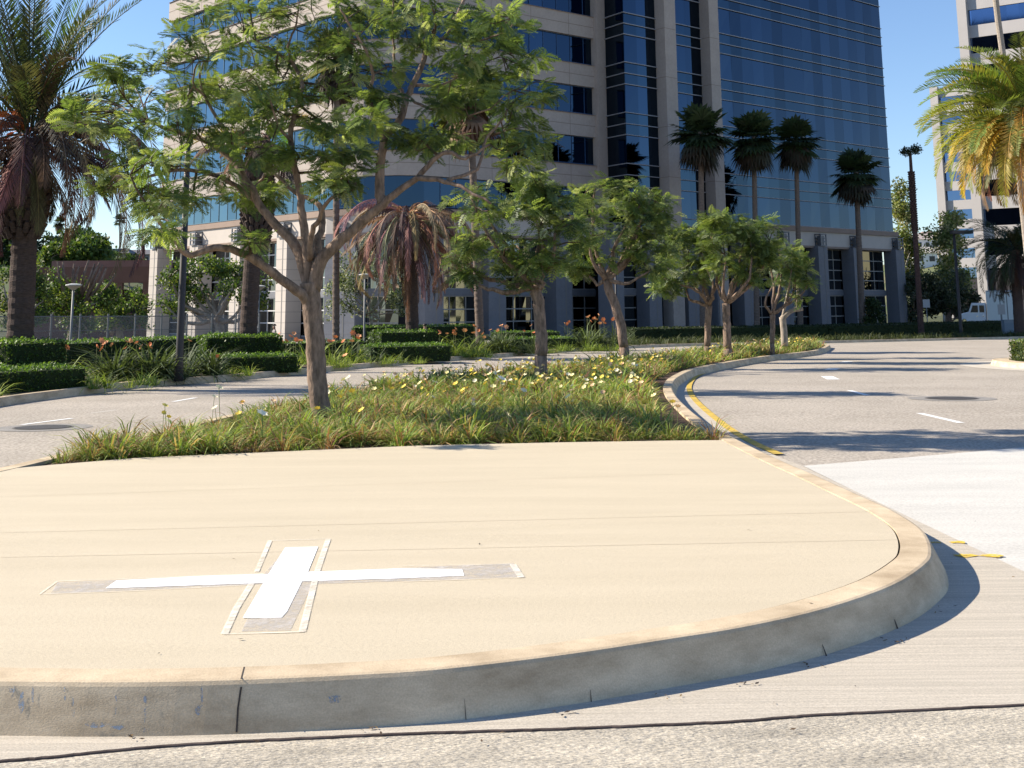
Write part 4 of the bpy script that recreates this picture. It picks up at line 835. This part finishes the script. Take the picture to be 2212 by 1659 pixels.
def fan_palm(label, u, Y, cv, r, R_, skirt=0, pal=((.05, .08, .03),), spal=((.16, .10, .06),), group='fan palms', vb=None, nleaf=56, cu=None, seg=13, name='fan_palm', lean=0.0):
    x = X_at(u, Y); c = Q(cu or u, cv, Y); z0 = G(Y) + .1; root = thing(name, label, 'palm tree', Vector((x, Y, z0)), group)
    palm_trunk(root, x, Y, z0, c.z, r * 1.15, r * .85, None, FANW, lean=c.x - x)
    def leaves(n, elr, Rr, pr, pal_, dead):
        b = MB()
        for i in range(n):
            az = i * 2.399 + random.uniform(-.3, .3); e = random.uniform(*elr); d = np.array([math.sin(az) * math.cos(e), math.cos(az) * math.cos(e), math.sin(e)]); sd = np.array([math.cos(az), -math.sin(az), 0]); up = np.cross(sd, d)
            pl = random.uniform(*pr); hub = np.array(c) + d * pl - np.array([0, 0, .12 * pl + (random.uniform(0, .45) if dead else 0)]); cl = np.array(random.choice(pal_)) * random.uniform(.7, 1.3); b.add(*tube([np.array(c) - np.array([0, 0, .1]), hub], [.03, .018], 4, False), cl); rr = random.uniform(*Rr)
            for k in range(seg):
                a = (k / (seg - 1) - .5) * 3.7; dd = d * math.cos(a) + sd * math.sin(a) + up * .12; dd /= np.linalg.norm(dd); L = rr * (1 - .22 * abs(a) / 1.85) * random.uniform(.9, 1.1)
                mid = hub + dd * L * .55; tip = hub + dd * L + np.array([0, 0, -L * (.22 + .3 * dead)]); wv = np.cross(dd, up); wv /= np.linalg.norm(wv); wv *= L * .11
                b.add([hub, mid + wv, tip, mid - wv], [[0, 1, 2, 3]], np.clip(cl * random.uniform(.85, 1.15), 0, 1))
        return b
    leaves(nleaf, (-.75, 1.45), (R_ * .42, R_ * .6), (R_ * .2, R_ * .55), pal, 0).build('fronds', LEAF, root)
    if skirt: leaves(int(nleaf * .8), (-1.4, -.5), (R_ * .35, R_ * .5), (skirt * .3, skirt * .75), spal, 1).build('dry_skirt', DEAD, root)
    return root
LTG = ((.06, .095, .03), (.09, .13, .045), (.13, .15, .05)); DK = ((.035, .058, .026), (.05, .075, .035)); DKS = ((.06, .045, .032), (.04, .042, .028))  # dark palettes: tower shade put into the fan palm leaf colours
fan_palm('tall fan palm with a dark hanging skirt seen through the largest tree', 727, 50, 120, .12, 1.5, 1.5, LTG, ((.10, .065, .045), (.05, .035, .028)))
fan_palm('tall sunlit fan palm with a brown skirt between the largest and second feathery trees', 1038, 58, 215, .17, 2.1, 1.7, LTG, ((.26, .16, .10), (.16, .09, .06)), cu=1015)
SHG = 'dark fan palms against the glass tower'
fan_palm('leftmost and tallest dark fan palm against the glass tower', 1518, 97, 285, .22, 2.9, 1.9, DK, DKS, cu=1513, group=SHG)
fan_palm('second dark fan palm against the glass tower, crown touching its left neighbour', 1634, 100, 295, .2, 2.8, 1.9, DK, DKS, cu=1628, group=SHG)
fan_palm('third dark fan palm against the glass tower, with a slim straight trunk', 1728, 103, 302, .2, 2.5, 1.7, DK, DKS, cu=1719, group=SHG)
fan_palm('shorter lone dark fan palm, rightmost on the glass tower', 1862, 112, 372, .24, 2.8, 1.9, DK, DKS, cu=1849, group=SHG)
fan_palm('tiny thin fan palm highest on the left hill skyline', 259, 300, 474, .2, 2.2, 0, ((.04, .055, .03),), group='hill palms', nleaf=30)
fan_palm('tiny fan palm on the left hill behind the hanging brown fronds', 130, 300, 480, .2, 2.2, 1.5, ((.04, .055, .03),), group='hill palms', nleaf=30)
# dead palm pole
x = X_at(1988, 88); c = Q(1966, 330, 88); root = thing('dead_palm', 'bare dead palm trunk topped by two dark tufts right of the glass tower', 'palm tree', Vector((x, 88, G(88))))
b = MB(); b.add(*tube([(x, 88, G(88)), (x + (c.x - x) * .3, 88, 3), (x + (c.x - x) * .58, 88, 7), tuple(c)], [.22, .19, .17, .10], 12))
z = 6.5
while z < c.z - 1.4:
    for q_ in range(7): a = q_ * .9 + z * 3; f_ = (z - 7) / (c.z - 7); xx = x + (c.x - x) * (.58 + .42 * max(0, f_)); b.add(*tube([(xx + math.cos(a) * .12, 88 + math.sin(a) * .12, z), (xx + math.cos(a) * .25, 88 + math.sin(a) * .25, z + .1)], [.09, .04], 4))
    z += .16
b.build('trunk', mat('dead_palm_bark', (.06, .038, .034), 1, .5, 8, bump=1, bscale=20), root)
V, F_, Cc = fern_cloud([np.array(c) + np.array([-.32, 0, .05]), np.array(c) + np.array([.35, 0, .2])], [.28, .3], 60, .35, BROAD, DKG, [1, 1, 1]); mk('tufts', V, F_, DEAD, root, colr=Cc * .5)
x = X_at(2214, 60); root = thing('slender_palm', 'thin pale palm trunk rising out of the top right corner', 'palm tree', Vector((x, 60, G(60))))
b = MB(); b.add(*tube([(x + .5, 60, G(60)), (x + .3, 60, 8), (x - .1, 60, 15), (x - .2, 60, 18)], [.2, .16, .15, .14], 10)); b.build('trunk', mat('pale_palm', (.35, .30, .25), .9, .5, 8, (1, 1, 6), .8, 14), root)
cs = Vector((x - .2, 60, 18)); b = MB()
for i in range(24): frond(b, np.array(cs), i * 2.4, random.uniform(-.2, 1.3), 2.6, 1.4, 18, .5, .07, GRN, .1)
b.build('fronds', LEAF, root)

# ================================================================ HEDGES AND BORDER PLANTS
HEDM = mat('hedge_core', (.022, .035, .012), 1)
HP = [(.05, .09, .022), (.085, .145, .03), (.14, .21, .045)]
def hedge(label, x0, y0, x1, y1, dep, h, cat='hedge', group='clipped hedges', zb=.1, dens=520, leaf=.058, pal=HP, rnd=.06):
    a = Vector((x0, y0)); b = Vector((x1, y1)); d = (b - a); L = d.length; d /= L; n = Vector((d.y, -d.x)); ctr = (a + b) / 2 - n * dep / 2
    z0 = G(ctr.y) + zb; root = thing('hedge', label, cat, Vector((ctr.x, ctr.y, z0)), group); ang = math.atan2(d.y, d.x)
    bm = MB(); bm.box((ctr.x, ctr.y, z0 + h / 2 - .03), (L / 2 - .05, dep / 2 - .05, h / 2 - .02), ang); bm.build('branches', HEDM, root)
    faces = [((0, 0, 1), L * dep), ((0, -1, 0), L * h), ((1, 0, 0), dep * h), ((-1, 0, 0), dep * h)]; loc = []; C = []
    for nrm, area in faces:
        m_ = int(area * dens); u_ = rng.uniform(-.5, .5, m_); v_ = rng.uniform(-.5, .5, m_); bump = rng.normal(0, .03, m_) + .03 * np.sin(u_ * L * 5) * np.cos(v_ * 9)
        if nrm[2]: lp = np.stack([u_ * L, v_ * dep, np.full(m_, h / 2) + bump - rnd * (np.abs(u_) * 2) ** 14], -1)
        elif nrm[1]: lp = np.stack([u_ * L, np.full(m_, -dep / 2) - bump + rnd * (np.clip(v_, 0, 1) * 2) ** 10, v_ * h], -1)
        else: lp = np.stack([nrm[0] * (L / 2 + bump - rnd * (np.clip(v_, 0, 1) * 2) ** 10), u_ * dep, v_ * h], -1)
        loc.append(lp); C.append(mixcols(m_, pal, [.45, .4, .15], .25) * (1.45 if nrm[2] else .85))  # top leaves coloured brighter as sunlit, side leaves dimmed as shaded
    lp = np.concatenate(loc); ca, sa = math.cos(ang), math.sin(ang); W = np.stack([ctr.x + lp[:, 0] * ca - lp[:, 1] * sa, ctr.y + lp[:, 0] * sa + lp[:, 1] * ca, z0 + h / 2 + lp[:, 2]], -1); m_ = len(W)
    q_ = rhomb((0, -.5, 0), (0, .5, 0), .6, (0, 0, 1)); V, F_, Cc = scatter(q_, [[0, 1, 2, 3]], rotm(rng.uniform(0, 6.3, m_), rng.uniform(-1.2, 1.2, m_), rng.uniform(-1, 1, m_)), W, leaf * rng.uniform(.7, 1.5, m_) * (1 + (ctr.y - 25) * .012), np.concatenate(C))
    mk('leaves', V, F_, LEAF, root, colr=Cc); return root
def hpx(label, u0, v0, u1, v1, dep, h, dens=520, **k):
    a = P(u0, v0, .1); b = P(u1, v1, .1); return hedge(label, a.x, a.y, b.x, b.y, dep, h, dens=dens, **k)
hpx('low front hedge at the left edge below the taller dark hedge block', -120, 858, 190, 840, 3.2, .46)
a = P(-120, 858, .1); hedge('tall dark hedge block round the foot of the left edge date palm', a.x, 27.3, X_at(150, 28.6), 28.6, 2.6, .98)
hedge('low hedge on the left roadside in front of the rounded hedge behind the big trunk', X_at(449, 34.3), 34.3, X_at(648, 35.4), 35.4, 1.1, .46)
hedge('rounded upper hedge block at the foot of the rough-trunked date palm', X_at(446, 36.6), 36.6, X_at(612, 37.3), 37.3, 2.4, .98, rnd=.12)
hedge('low hedge below the dead brown palm, nearest the road', X_at(800, 43.8), 43.8, X_at(976, 44.6), 44.6, 2.2, .55, dens=260)
hedge('upper hedge block round the foot of the dead brown palm', X_at(822, 48), 48, X_at(950, 48.6), 48.6, 3, 1.0, dens=200, rnd=.12)
hedge('long low hedge running behind the orange lilies at the left', X_at(140, 38), 38, X_at(460, 45), 45, 1.2, .85, dens=200)
hedge('thin low hedge along the fence at the far left', X_at(300, 50), 50, X_at(500, 54), 54, 1.2, .62, dens=150)
hedge('low hedge strip behind the largest tree trunk', X_at(608, 48), 48, X_at(800, 50), 50, 1.2, .62, dens=160)
hedge('long hedge in front of the podium, behind the dead palm', X_at(765, 62), 62, X_at(1045, 63), 63, 2.0, 1.15, dens=140)
hedge('short low hedge between the second and third feathery trees', X_at(1100, 60), 60, X_at(1245, 61), 61, 2.5, .55, dens=140)
hedge('dim hedge behind the short low hedge near the second feathery tree', X_at(1080, 72), 72, X_at(1210, 73), 73, 2.0, .75, dens=100)
DKH = [(.02, .03, .014), (.028, .04, .018), (.035, .05, .02)]  # hedge leaves coloured dark to stand for the tower shade
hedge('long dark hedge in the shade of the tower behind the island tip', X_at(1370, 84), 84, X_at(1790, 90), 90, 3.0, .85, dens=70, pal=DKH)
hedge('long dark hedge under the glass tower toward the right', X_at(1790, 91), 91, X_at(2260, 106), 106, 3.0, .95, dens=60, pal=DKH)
p = P(2260, 790, .1); hedge('small clipped hedge on the right-hand traffic island', p.x + .9, p.y + .9, p.x + 4, p.y + 1.7, 2.5, .62, pal=[(.08, .12, .03), (.12, .16, .04), (.2, .2, .06)])

OR_ = [(.75, .25, .10), (.80, .38, .18)]
def border_plant(label, u, Y, R_, h, per, pal, nfl=0, group='border plants along the left road', tmpl=BL3, fpal=OR_, cat='plant', zb=.1, name='strap_leaf_plant'):
    x = X_at(u, Y); root = thing(name, label, cat, Vector((x, Y, G(Y) + zb)), group); n = max(1, int(R_ * R_ * 12))
    cl = [(x + random.uniform(-R_, R_), Y + random.uniform(-R_ * .5, R_ * .5)) for _ in range(n)]
    V, F_, C = blades(cl, per, h * .85, tmpl, zb, .14, pal, [1] * len(pal)); mk('leaves', V, F_, BLADE, root, colr=C)
    if nfl:
        fp = [random.choice(cl) for _ in range(max(1, int(nfl * .7)))]; m_ = len(fp); hh = rng.uniform(h * .75, h * 1.15, m_); loc = np.array([(a_[0] + random.gauss(0, .1), a_[1], G(Y) + zb + hh[i]) for i, a_ in enumerate(fp)])
        cc_ = mixcols(m_, fpal, [1] * len(fpal)); sz = .085 * rng.uniform(.7, 1.2, m_) * (1 + (Y - 28) * .01)
        for i, q_ in enumerate(loc):
            V, F_, C = scatter(*FL, rotm(rng.uniform(0, 6, 1), rng.uniform(.3, 1.2, 1), rng.normal(0, .3, 1)), loc[i:i + 1], sz[i:i + 1], cc_[i:i + 1]); b = MB(); b.add(V, F_.tolist(), cc_[i]); b.add(*tube([(q_[0], q_[1], G(Y) + zb), tuple(q_)], [.008, .006], 3, False), (.14, .16, .06)); b.build('flower', PETAL, root)
    return root
GR1 = [(.20, .28, .05), (.32, .38, .08), (.13, .18, .045)]; GR2 = [(.08, .11, .05), (.14, .18, .08), (.05, .07, .03)]
for a in [('light green strap-leaved clump by the kerb right of the low left hedge', 232, 27.2, .75, .55, 40, GR1, 0), ('light green strap-leaved clump in front of the orange lilies', 285, 28.5, .7, .5, 40, GR1, 0),
          ('orange lilies behind the light green clumps at the left', 205, 30.5, .9, .85, 30, GR1, 9), ('orange lilies left of the dark lamp pole', 262, 31, .8, .8, 30, GR1, 9), ('large dark strap-leaved bush left of the dark lamp pole', 330, 30.8, 1.0, 1.0, 60, GR2, 2),
          ('large dark strap-leaved bush right of the dark lamp pole', 425, 32.5, .9, 1.0, 60, GR2, 1), ('low light clump at the kerb between the pole and the hedge', 480, 33, .75, .45, 40, GR1, 1), ('light green clump at the far left edge under the hedge', 5, 24.2, .5, .45, 40, GR1, 2),
          ('green clump just right of the low roadside hedge', 662, 36.5, .4, .7, 40, GR1, 0), ('orange lilies directly behind the largest tree trunk', 650, 43, .9, .9, 26, GR1, 14), ('orange lilies at the foot of the tall thin fan palm', 720, 42, 1.0, .8, 26, GR1, 14),
          ('spiky blue-green clump right of the tall thin fan palm', 775, 43, .7, 1.1, 40, GR2, 2), ('low light green clump below the spiky plant', 730, 39, .8, .45, 40, GR1, 1), ('low light green clump in front of the dead palm hedge', 850, 42, 1.0, .4, 40, GR1, 0),
          ('orange lilies right of the dead palm hedge', 985, 52, 1.2, .9, 26, GR1, 16), ('low light green strip left of the sunlit fan palm trunk', 990, 49, 1.3, .45, 44, GR1, 0), ('dark bush with orange lilies right of the sunlit fan palm trunk', 1082, 54, 1.5, 1.0, 40, GR2, 18),
          ('low green clump left of the second feathery tree', 1140, 54, 1.2, .5, 40, GR1, 0), ('orange lilies above the short low hedge', 1250, 63, 1.3, 1.4, 30, GR2, 16), ('low green clump left of the third feathery tree', 1275, 58, 1.4, .5, 44, GR1, 0), ('dark bush with a few orange blooms left of the third feathery tree', 1300, 62, 1.0, 1.3, 36, GR2, 5)]:
    border_plant(*a)
vp = [p_ for p_ in offset(fark, -.5)]; vb = [p_ for p_ in offset(fark, -6.5)]
strip = [tuple(p_) for p_ in vp] + [tuple(p_) for p_ in vb][::-1]
cl = clumps(strip, 170, 12, 66); r4 = blades(cl, 14, .22, BL2, .1, .25, LG, LP); tag(mk('verge_ground_cover', r4[0], r4[1], BLADE, colr=r4[2]), 'thin low ground cover between the roadside hedges', 'ground cover', kind='stuff')
cl = clumps(strip, 700, 66, 104); r5 = blades(cl, 26, .5, BL2, .1, .35, [(.04, .055, .02), (.06, .08, .03), (.09, .10, .04)], [1, 1, 1]); tag(mk('shaded_ground_cover', r5[0], r5[1], BLADE, colr=r5[2]), 'dark low ground cover along the far kerb in the tower shade', 'ground cover', kind='stuff')  # blade colours lowered to carry the shade beside the tower

# ================================================================ STREET FURNITURE
def pole(name, label, u, Y, vt, r0, r1, m, cat='street lamp', group=None):
    x = X_at(u, Y); t = Q(u, vt, Y); z0 = G(Y) + .1; root = thing(name, label, cat, Vector((x, Y, z0)), group)
    V, F_ = tube([(x, Y, z0), (x, Y, z0 + .5), (x, Y, t.z)], [r0 * 1.25, r0, r1], 12); mk('pole', V, F_, m, root, smooth=True); return root, x, t.z
def disc_lamp(label, u, Y, vt, R_=.42):
    root, x, z = pole('disc_lamp', label, u, Y, vt, .045, .04, LPOLE, 'street lamp', 'disc-headed lamps')
    pr = [(0, 0), (.05, 0), (.14, .07), (R_, .17), (R_ * .98, .2), (.1, .24), (0, .25)]; n = 24; V = [(x + r_ * math.cos(6.2832 * i / n), Y + r_ * math.sin(6.2832 * i / n), z - .05 + h) for (r_, h) in pr[1:-1] for i in range(n)]; m_ = len(pr) - 2
    F_ = [[j * n + i, j * n + (i + 1) % n, (j + 1) * n + (i + 1) % n, (j + 1) * n + i] for j in range(m_ - 1) for i in range(n)] + [[(m_ - 1) * n + i for i in range(n)], [i for i in range(n)][::-1]]
    mk('lamp_head', V, F_, mat('lamp_shade', (.50, .50, .46), .5), root)
disc_lamp('disc-headed grey lamp in front of the pruned trees at the left', 155, 46, 624, .29)
disc_lamp('disc-headed grey lamp left of the largest tree trunk', 558, 58, 625, .29)
disc_lamp('disc-headed grey lamp left of the dead brown palm', 787, 58, 600, .29)
disc_lamp('left disc-headed lamp standing before the white truck box', 2163, 100, 640, .42); disc_lamp('right, taller disc-headed lamp standing before the white truck box', 2178, 98, 634, .46)
root, x, z = pole('light_pole', 'tall dark light pole between the two dark bushes at the left', 391, 30.5, 190, .09, .06, DPOLE); b = MB(); b.box((x + .35, 30.5, z), (.35, .14, .07)); b.build('lamp_head', DPOLE, root)
root, x, z = pole('light_pole', 'black box-headed light pole at the right in front of the pale trees', 2074, 92, 500, .13, .09, DPOLE); b = MB(); b.box((x + .55, 92, z - .05), (.75, .3, .12)); b.build('lamp_head', DPOLE, root)
root, x, z = pole('light_pole', 'thin dark light pole at the left of the podium entrance', 1332, 76, 520, .07, .05, DPOLE); b = MB(); b.box((x + .3, 76, z), (.3, .14, .07)); b.build('lamp_head', DPOLE, root)
# utility box
c = P(2178, 722, .1); c = Vector((X_at(2178, 97), 97, G(97) + .1)); ub = thing('utility_box', 'small blue-grey utility cabinet in the shade below the disc lamps', 'utility box', c)
b = MB(); b.box((c.x, c.y, c.z + .55), (.42, .3, .55)); b.build('cabinet', mat('cabinet_paint', (.22, .27, .32), .5), ub); b = MB(); b.box((c.x, c.y, c.z + 1.12), (.46, .34, .03)); b.build('lid', MATS['cabinet_paint'], ub)
b = MB(); b.box((c.x, c.y - .31, c.z + .5), (.34, .012, .42)); b.build('door', mat('cabinet_door', (.19, .24, .29), .5), ub)
# sign post
for (u, v0_, v1_, Y, lb) in [(1989, 690, 655, 118, 'back of a small grey road sign beyond the shaded trees')]:
    root, x, z = pole('road_sign', lb, 2003, 112, 648, .04, .04, LPOLE, 'road sign'); b = MB(); b.box((x, 111.95, z - .3), (.3, .015, .35)); b.build('sign_plate', mat('sign_back', (.4, .4, .4), .5), root)
    root, x, z = pole('road_sign', 'small grey notice on a slim post before the truck box', 2164.5, 99, 660, .04, .04, LPOLE, 'road sign'); b = MB(); b.box((x, 98.95, z - .3), (.28, .015, .38)); b.build('sign_plate', mat('sign_back', (.4, .4, .4), .5), root)
# chain-link fence
fm = bpy.data.materials.new('chain_link'); fm.use_nodes = True; n = fm.node_tree.nodes; l = fm.node_tree.links; tr_ = n.new('ShaderNodeBsdfTransparent'); ms = n.new('ShaderNodeMixShader'); wv = n.new('ShaderNodeTexWave'); wv.inputs['Scale'].default_value = 10; wv2 = n.new('ShaderNodeTexWave')
g_ = n.new('ShaderNodeNewGeometry'); mp = n.new('ShaderNodeMapping'); mp2 = n.new('ShaderNodeMapping'); mp.inputs['Rotation'].default_value = (0, R(45), 0); mp2.inputs['Rotation'].default_value = (0, R(-45), 0); l.new(g_.outputs['Position'], mp.inputs[0]); l.new(g_.outputs['Position'], mp2.inputs[0]); wv2.inputs['Scale'].default_value = 10
l.new(mp.outputs[0], wv.inputs[0]); l.new(mp2.outputs[0], wv2.inputs[0]); mx = n.new('ShaderNodeMath'); mx.operation = 'MAXIMUM'; l.new(wv.outputs[1], mx.inputs[0]); l.new(wv2.outputs[1], mx.inputs[1]); gt = n.new('ShaderNodeMath'); gt.operation = 'GREATER_THAN'; gt.inputs[1].default_value = .95; l.new(mx.outputs[0], gt.inputs[0])
n['Principled BSDF'].inputs['Base Color'].default_value = (.35, .34, .34, 1); l.new(gt.outputs[0], ms.inputs[0]); l.new(tr_.outputs[0], ms.inputs[1]); l.new(n['Principled BSDF'].outputs[0], ms.inputs[2]); l.new(ms.outputs[0], n['Material Output'].inputs[0])
f0, f1 = Vector((X_at(-20, 48), 48)), Vector((X_at(560, 56), 56)); fe = thing('chain_link_fence', 'grey chain-link fence running in front of the pruned trees at the left', 'fence', Vector((f0.x, f0.y, G(48))))
nseg = 10; hF = 1.85
for i in range(nseg + 1):
    p_ = f0 + (f1 - f0) * i / nseg; V, F_ = tube([(p_.x, p_.y, G(p_.y)), (p_.x, p_.y, G(p_.y) + hF)], [.04, .04], 8); mk('post', V, F_, LPOLE, fe)
mk('mesh', [(f0.x, f0.y, G(48) + .15), (f1.x, f1.y, G(56) + .15), (f1.x, f1.y, G(56) + hF - .1), (f0.x, f0.y, G(48) + hF - .1)], [[0, 1, 2, 3]], fm, fe)
V, F_ = tube([(f0.x, f0.y, G(48) + hF - .1), (f1.x, f1.y, G(56) + hF - .1)], [.02, .02], 6); mk('top_rail', V, F_, LPOLE, fe)
V, F_ = tube([(f0.x, f0.y, G(48) + hF * .65), (f1.x, f1.y, G(56) + hF * .65)], [.015, .015], 6); mk('rail', V, F_, LPOLE, fe)

# ================================================================ TRUCK
yaw = R(22); ty = 122; tc = Q(2137, 712, ty); tr0 = Vector((tc.x, ty, -1.1)); fw_ = Vector((-math.cos(yaw), -math.sin(yaw) * -1, 0)); sd_ = Vector((-fw_.y, fw_.x, 0))
sd_ = -sd_ if sd_.y > 0 else sd_                   # side towards the road
truck = thing('box_truck', 'white crew-cab box truck parked beyond the shaded hedge at the right', 'truck', tr0)
def W3(a, s, z): a *= .62; return tuple(tr0 + fw_ * a + sd_ * s + Vector((0, 0, z)))
def prof_ex(pts, s0, s1, name, m, parent):
    k = len(pts); V = [W3(a, s, z) for s in (s0, s1) for a, z in pts]; o = mk(name, V, [list(range(k)), list(range(k, 2 * k))[::-1]] + [[i, (i + 1) % k, k + (i + 1) % k, k + i][::-1] for i in range(k)], m, parent)
    bv = o.modifiers.new('bevel', 'BEVEL'); bv.width = .06; bv.segments = 2; bv.limit_method = 'ANGLE'; return o
cab = prof_ex([(.2, .75), (.2, 2.55), (.3, 2.68), (2.25, 2.68), (2.75, 1.85), (3.5, 1.75), (4.1, 1.6), (4.25, 1.3), (4.25, .7), (3.95, .65), (3.8, 1.05), (3.45, 1.22), (3.1, 1.05), (2.95, .65), (2.6, .62), (.3, .62)], -1.0, 1.0, 'cab', WHITEM, truck)
DKG_ = mat('vehicle_glass', (.02, .025, .03), .08, spec=.6)
for pts in ([(.45, 1.8), (.45, 2.45), (1.15, 2.45), (1.15, 1.8)], [(1.35, 1.8), (1.35, 2.45), (2.1, 2.45), (2.45, 1.8)]): prof_ex(pts, -1.012, 1.012, 'side_window', DKG_, cab).modifiers.clear()
for a_ in (.6, 1.5): b = MB(); q_ = Vector(W3(a_, 1.02, 1.45)); b.box(tuple(q_), (.09, .02, .03), math.atan2(fw_.y, fw_.x)); b.build('door_handle', mat('chrome', (.7, .7, .7), .2, metal=1), cab)
prof_ex([(4.25, .6), (4.38, .6), (4.38, .85), (4.25, .85)], -1.0, 1.0, 'bumper', mat('bumper', (.5, .5, .5), .4, metal=.8), truck)
prof_ex([(-4.6, .95), (-4.6, 3.75), (.0, 3.75), (.08, 3.7), (.08, .95)], -1.15, 1.15, 'cargo_box', mat('box_panel', (.74, .76, .72), .45), truck)
prof_ex([(-4.65, 3.72), (-4.65, 3.82), (.12, 3.82), (.12, 3.72)], -1.18, 1.18, 'box_trim', mat('box_trim', (.45, .46, .45), .4, metal=.5), truck)
prof_ex([(-4.5, .6), (-4.5, .9), (4.0, .9), (4.0, .6)], -.45, .45, 'chassis', DPOLE, truck)
for a_ in (3.45, -3.0):
    for s in (-.85, .85):
        c_ = Vector(W3(a_, s, .45)); V = []; n_ = 20
        for so_, rr in ((-.14, .36), (-.14, .45), (.14, .45), (.14, .36)):
            for i in range(n_): g = 6.2832 * i / n_; V.append(tuple(c_ + sd_ * so_ + fw_ * (rr * math.cos(g)) + Vector((0, 0, rr * math.sin(g)))))
        wh = mk('wheel', V, [[j * n_ + i, j * n_ + (i + 1) % n_, (j + 1) * n_ + (i + 1) % n_, (j + 1) * n_ + i] for j in range(3) for i in range(n_)], TYRE, truck)
        V = [tuple(c_ + sd_ * (.1 * (1 if s > 0 else -1)) + fw_ * (.3 * math.cos(6.2832 * i / n_)) + Vector((0, 0, .3 * math.sin(6.2832 * i / n_)))) for i in range(n_)]; mk('rim', V, [list(range(n_))], mat('rim', (.5, .5, .5), .4), wh)

# ================================================================ PEOPLE (seated on a bench behind the hedges)
def person(label, u, Y, z_head, shirt, facing):
    x = X_at(u, Y); z0 = G(Y) + .1; loc = Vector((x, Y, z0)); top = z_head - z0; dz = top - 1.30
    bench = thing('bench', 'grey stone bench under the seated person ' + ('with the dark shirt' if shirt[0] < .5 else 'in the white shirt'), 'bench', loc + Vector((0, 0, 0)), 'stone benches')
    b = MB(); b.box((x, Y, z0 + .40 + dz), (.8, .24, .05)); b.build('seat', GRAN, bench)
    for s in (-1, 1): b = MB(); b.box((x + .6 * s, Y, z0 + .175 + dz / 2), (.07, .2, .175 + dz / 2)); b.build('leg', GRAN, bench)
    root = thing('person', label, 'person', loc, None)
    J = dict(pel=(0, 0, .52), sp=(0, .02, .72), ch=(0, .03, .92), nk=(0, .02, 1.04), hd=(0, -.01, 1.12), hd2=(0, -.02, 1.22))
    for s, n_ in ((1, 'l'), (-1, 'r')):
        J.update({'sh' + n_: (.17 * s, .02, .97), 'el' + n_: (.22 * s, -.05, .73), 'wr' + n_: (.14 * s, -.27, .62), 'hn' + n_: (.11 * s, -.34, .60), 'hp' + n_: (.09 * s, 0, .50), 'kn' + n_: (.11 * s, -.42, .52), 'an' + n_: (.11 * s, -.42, .09), 'to' + n_: (.12 * s, -.56, .04)})
    rad = dict(pel=.13, sp=.12, ch=.14, nk=.052, hd=.07, hd2=.088, sh=.06, el=.042, wr=.028, hn=.03, hp=.09, kn=.06, an=.04, to=.035)
    ks = list(J); E_ = [('pel', 'sp'), ('sp', 'ch'), ('ch', 'nk'), ('nk', 'hd'), ('hd', 'hd2')]
    for n_ in 'lr': E_ += [('ch', 'sh' + n_), ('sh' + n_, 'el' + n_), ('el' + n_, 'wr' + n_), ('wr' + n_, 'hn' + n_), ('pel', 'hp' + n_), ('hp' + n_, 'kn' + n_), ('kn' + n_, 'an' + n_), ('an' + n_, 'to' + n_)]
    ca, sa = math.cos(facing), math.sin(facing); T = lambda p_: (x + p_[0] * ca - p_[1] * sa, Y + p_[0] * sa + p_[1] * ca, z0 + p_[2] + dz)
    me = bpy.data.meshes.new('body'); me.from_pydata([Vector(T(J[k])) - loc for k in ks], [(ks.index(a_), ks.index(b_)) for a_, b_ in E_], []); o = bpy.data.objects.new('body', me); col.objects.link(o); o.parent = root
    sk = o.modifiers.new('skin', 'SKIN')
    for i, k in enumerate(ks): r_ = rad.get(k, rad.get(k[:2], .05)); me.skin_vertices[0].data[i].radius = (r_, r_)
    me.skin_vertices[0].data[0].use_root = True; o.modifiers.new('sub', 'SUBSURF').levels = 2; o.modifiers['sub'].render_levels = 2
    m = bpy.data.materials.new('skin_and_clothes'); m.use_nodes = True; n = m.node_tree.nodes; l = m.node_tree.links; tc_ = n.new('ShaderNodeTexCoord'); sp_ = n.new('ShaderNodeSeparateXYZ'); l.new(tc_.outputs['Object'], sp_.inputs[0]); rp = n.new('ShaderNodeValToRGB'); mr = n.new('ShaderNodeMapRange'); mr.inputs[1].default_value = dz; mr.inputs[2].default_value = dz + 1.4; l.new(sp_.outputs[2], mr.inputs[0]); l.new(mr.outputs[0], rp.inputs[0]); l.new(rp.outputs[0], n['Principled BSDF'].inputs['Base Color'])
    rp.color_ramp.interpolation = 'CONSTANT'; e = rp.color_ramp.elements; e[0].color = (.03, .035, .05, 1); e[1].position = .455; e[1].color = (*shirt, 1); q_ = e.new(.735); q_.color = (.38, .22, .15, 1)
    me.materials.append(m)
    b = MB(); hc = Vector(T((0, 0.01, 1.24))); V = []; F_ = []; n_ = 14
    for j in range(6):
        f = j / 5 * 1.75; 
        for i in range(n_): g = 6.2832 * i / n_; V.append((hc.x + .098 * math.sin(f) * math.cos(g), hc.y + .105 * math.sin(f) * math.sin(g), hc.z + .085 * math.cos(f)))
    for j in range(5): F_ += [[j * n_ + i, j * n_ + (i + 1) % n_, (j + 1) * n_ + (i + 1) % n_, (j + 1) * n_ + i] for i in range(n_)]
    mk('hair', V, F_, mat('dark_hair', (.03, .02, .015), .6), root, smooth=True)
person('person in a dark shirt seated behind the hedge by a sunlit podium pillar', 593, 66, CAMZ - 29 * 66 / 2795, (.20, .17, .16), R(-60))
person('person in a white shirt seated behind the hedge beside the dead palm trunk', 918, 60, CAMZ - 31 * 60 / 2795, (.75, .72, .72), R(160))
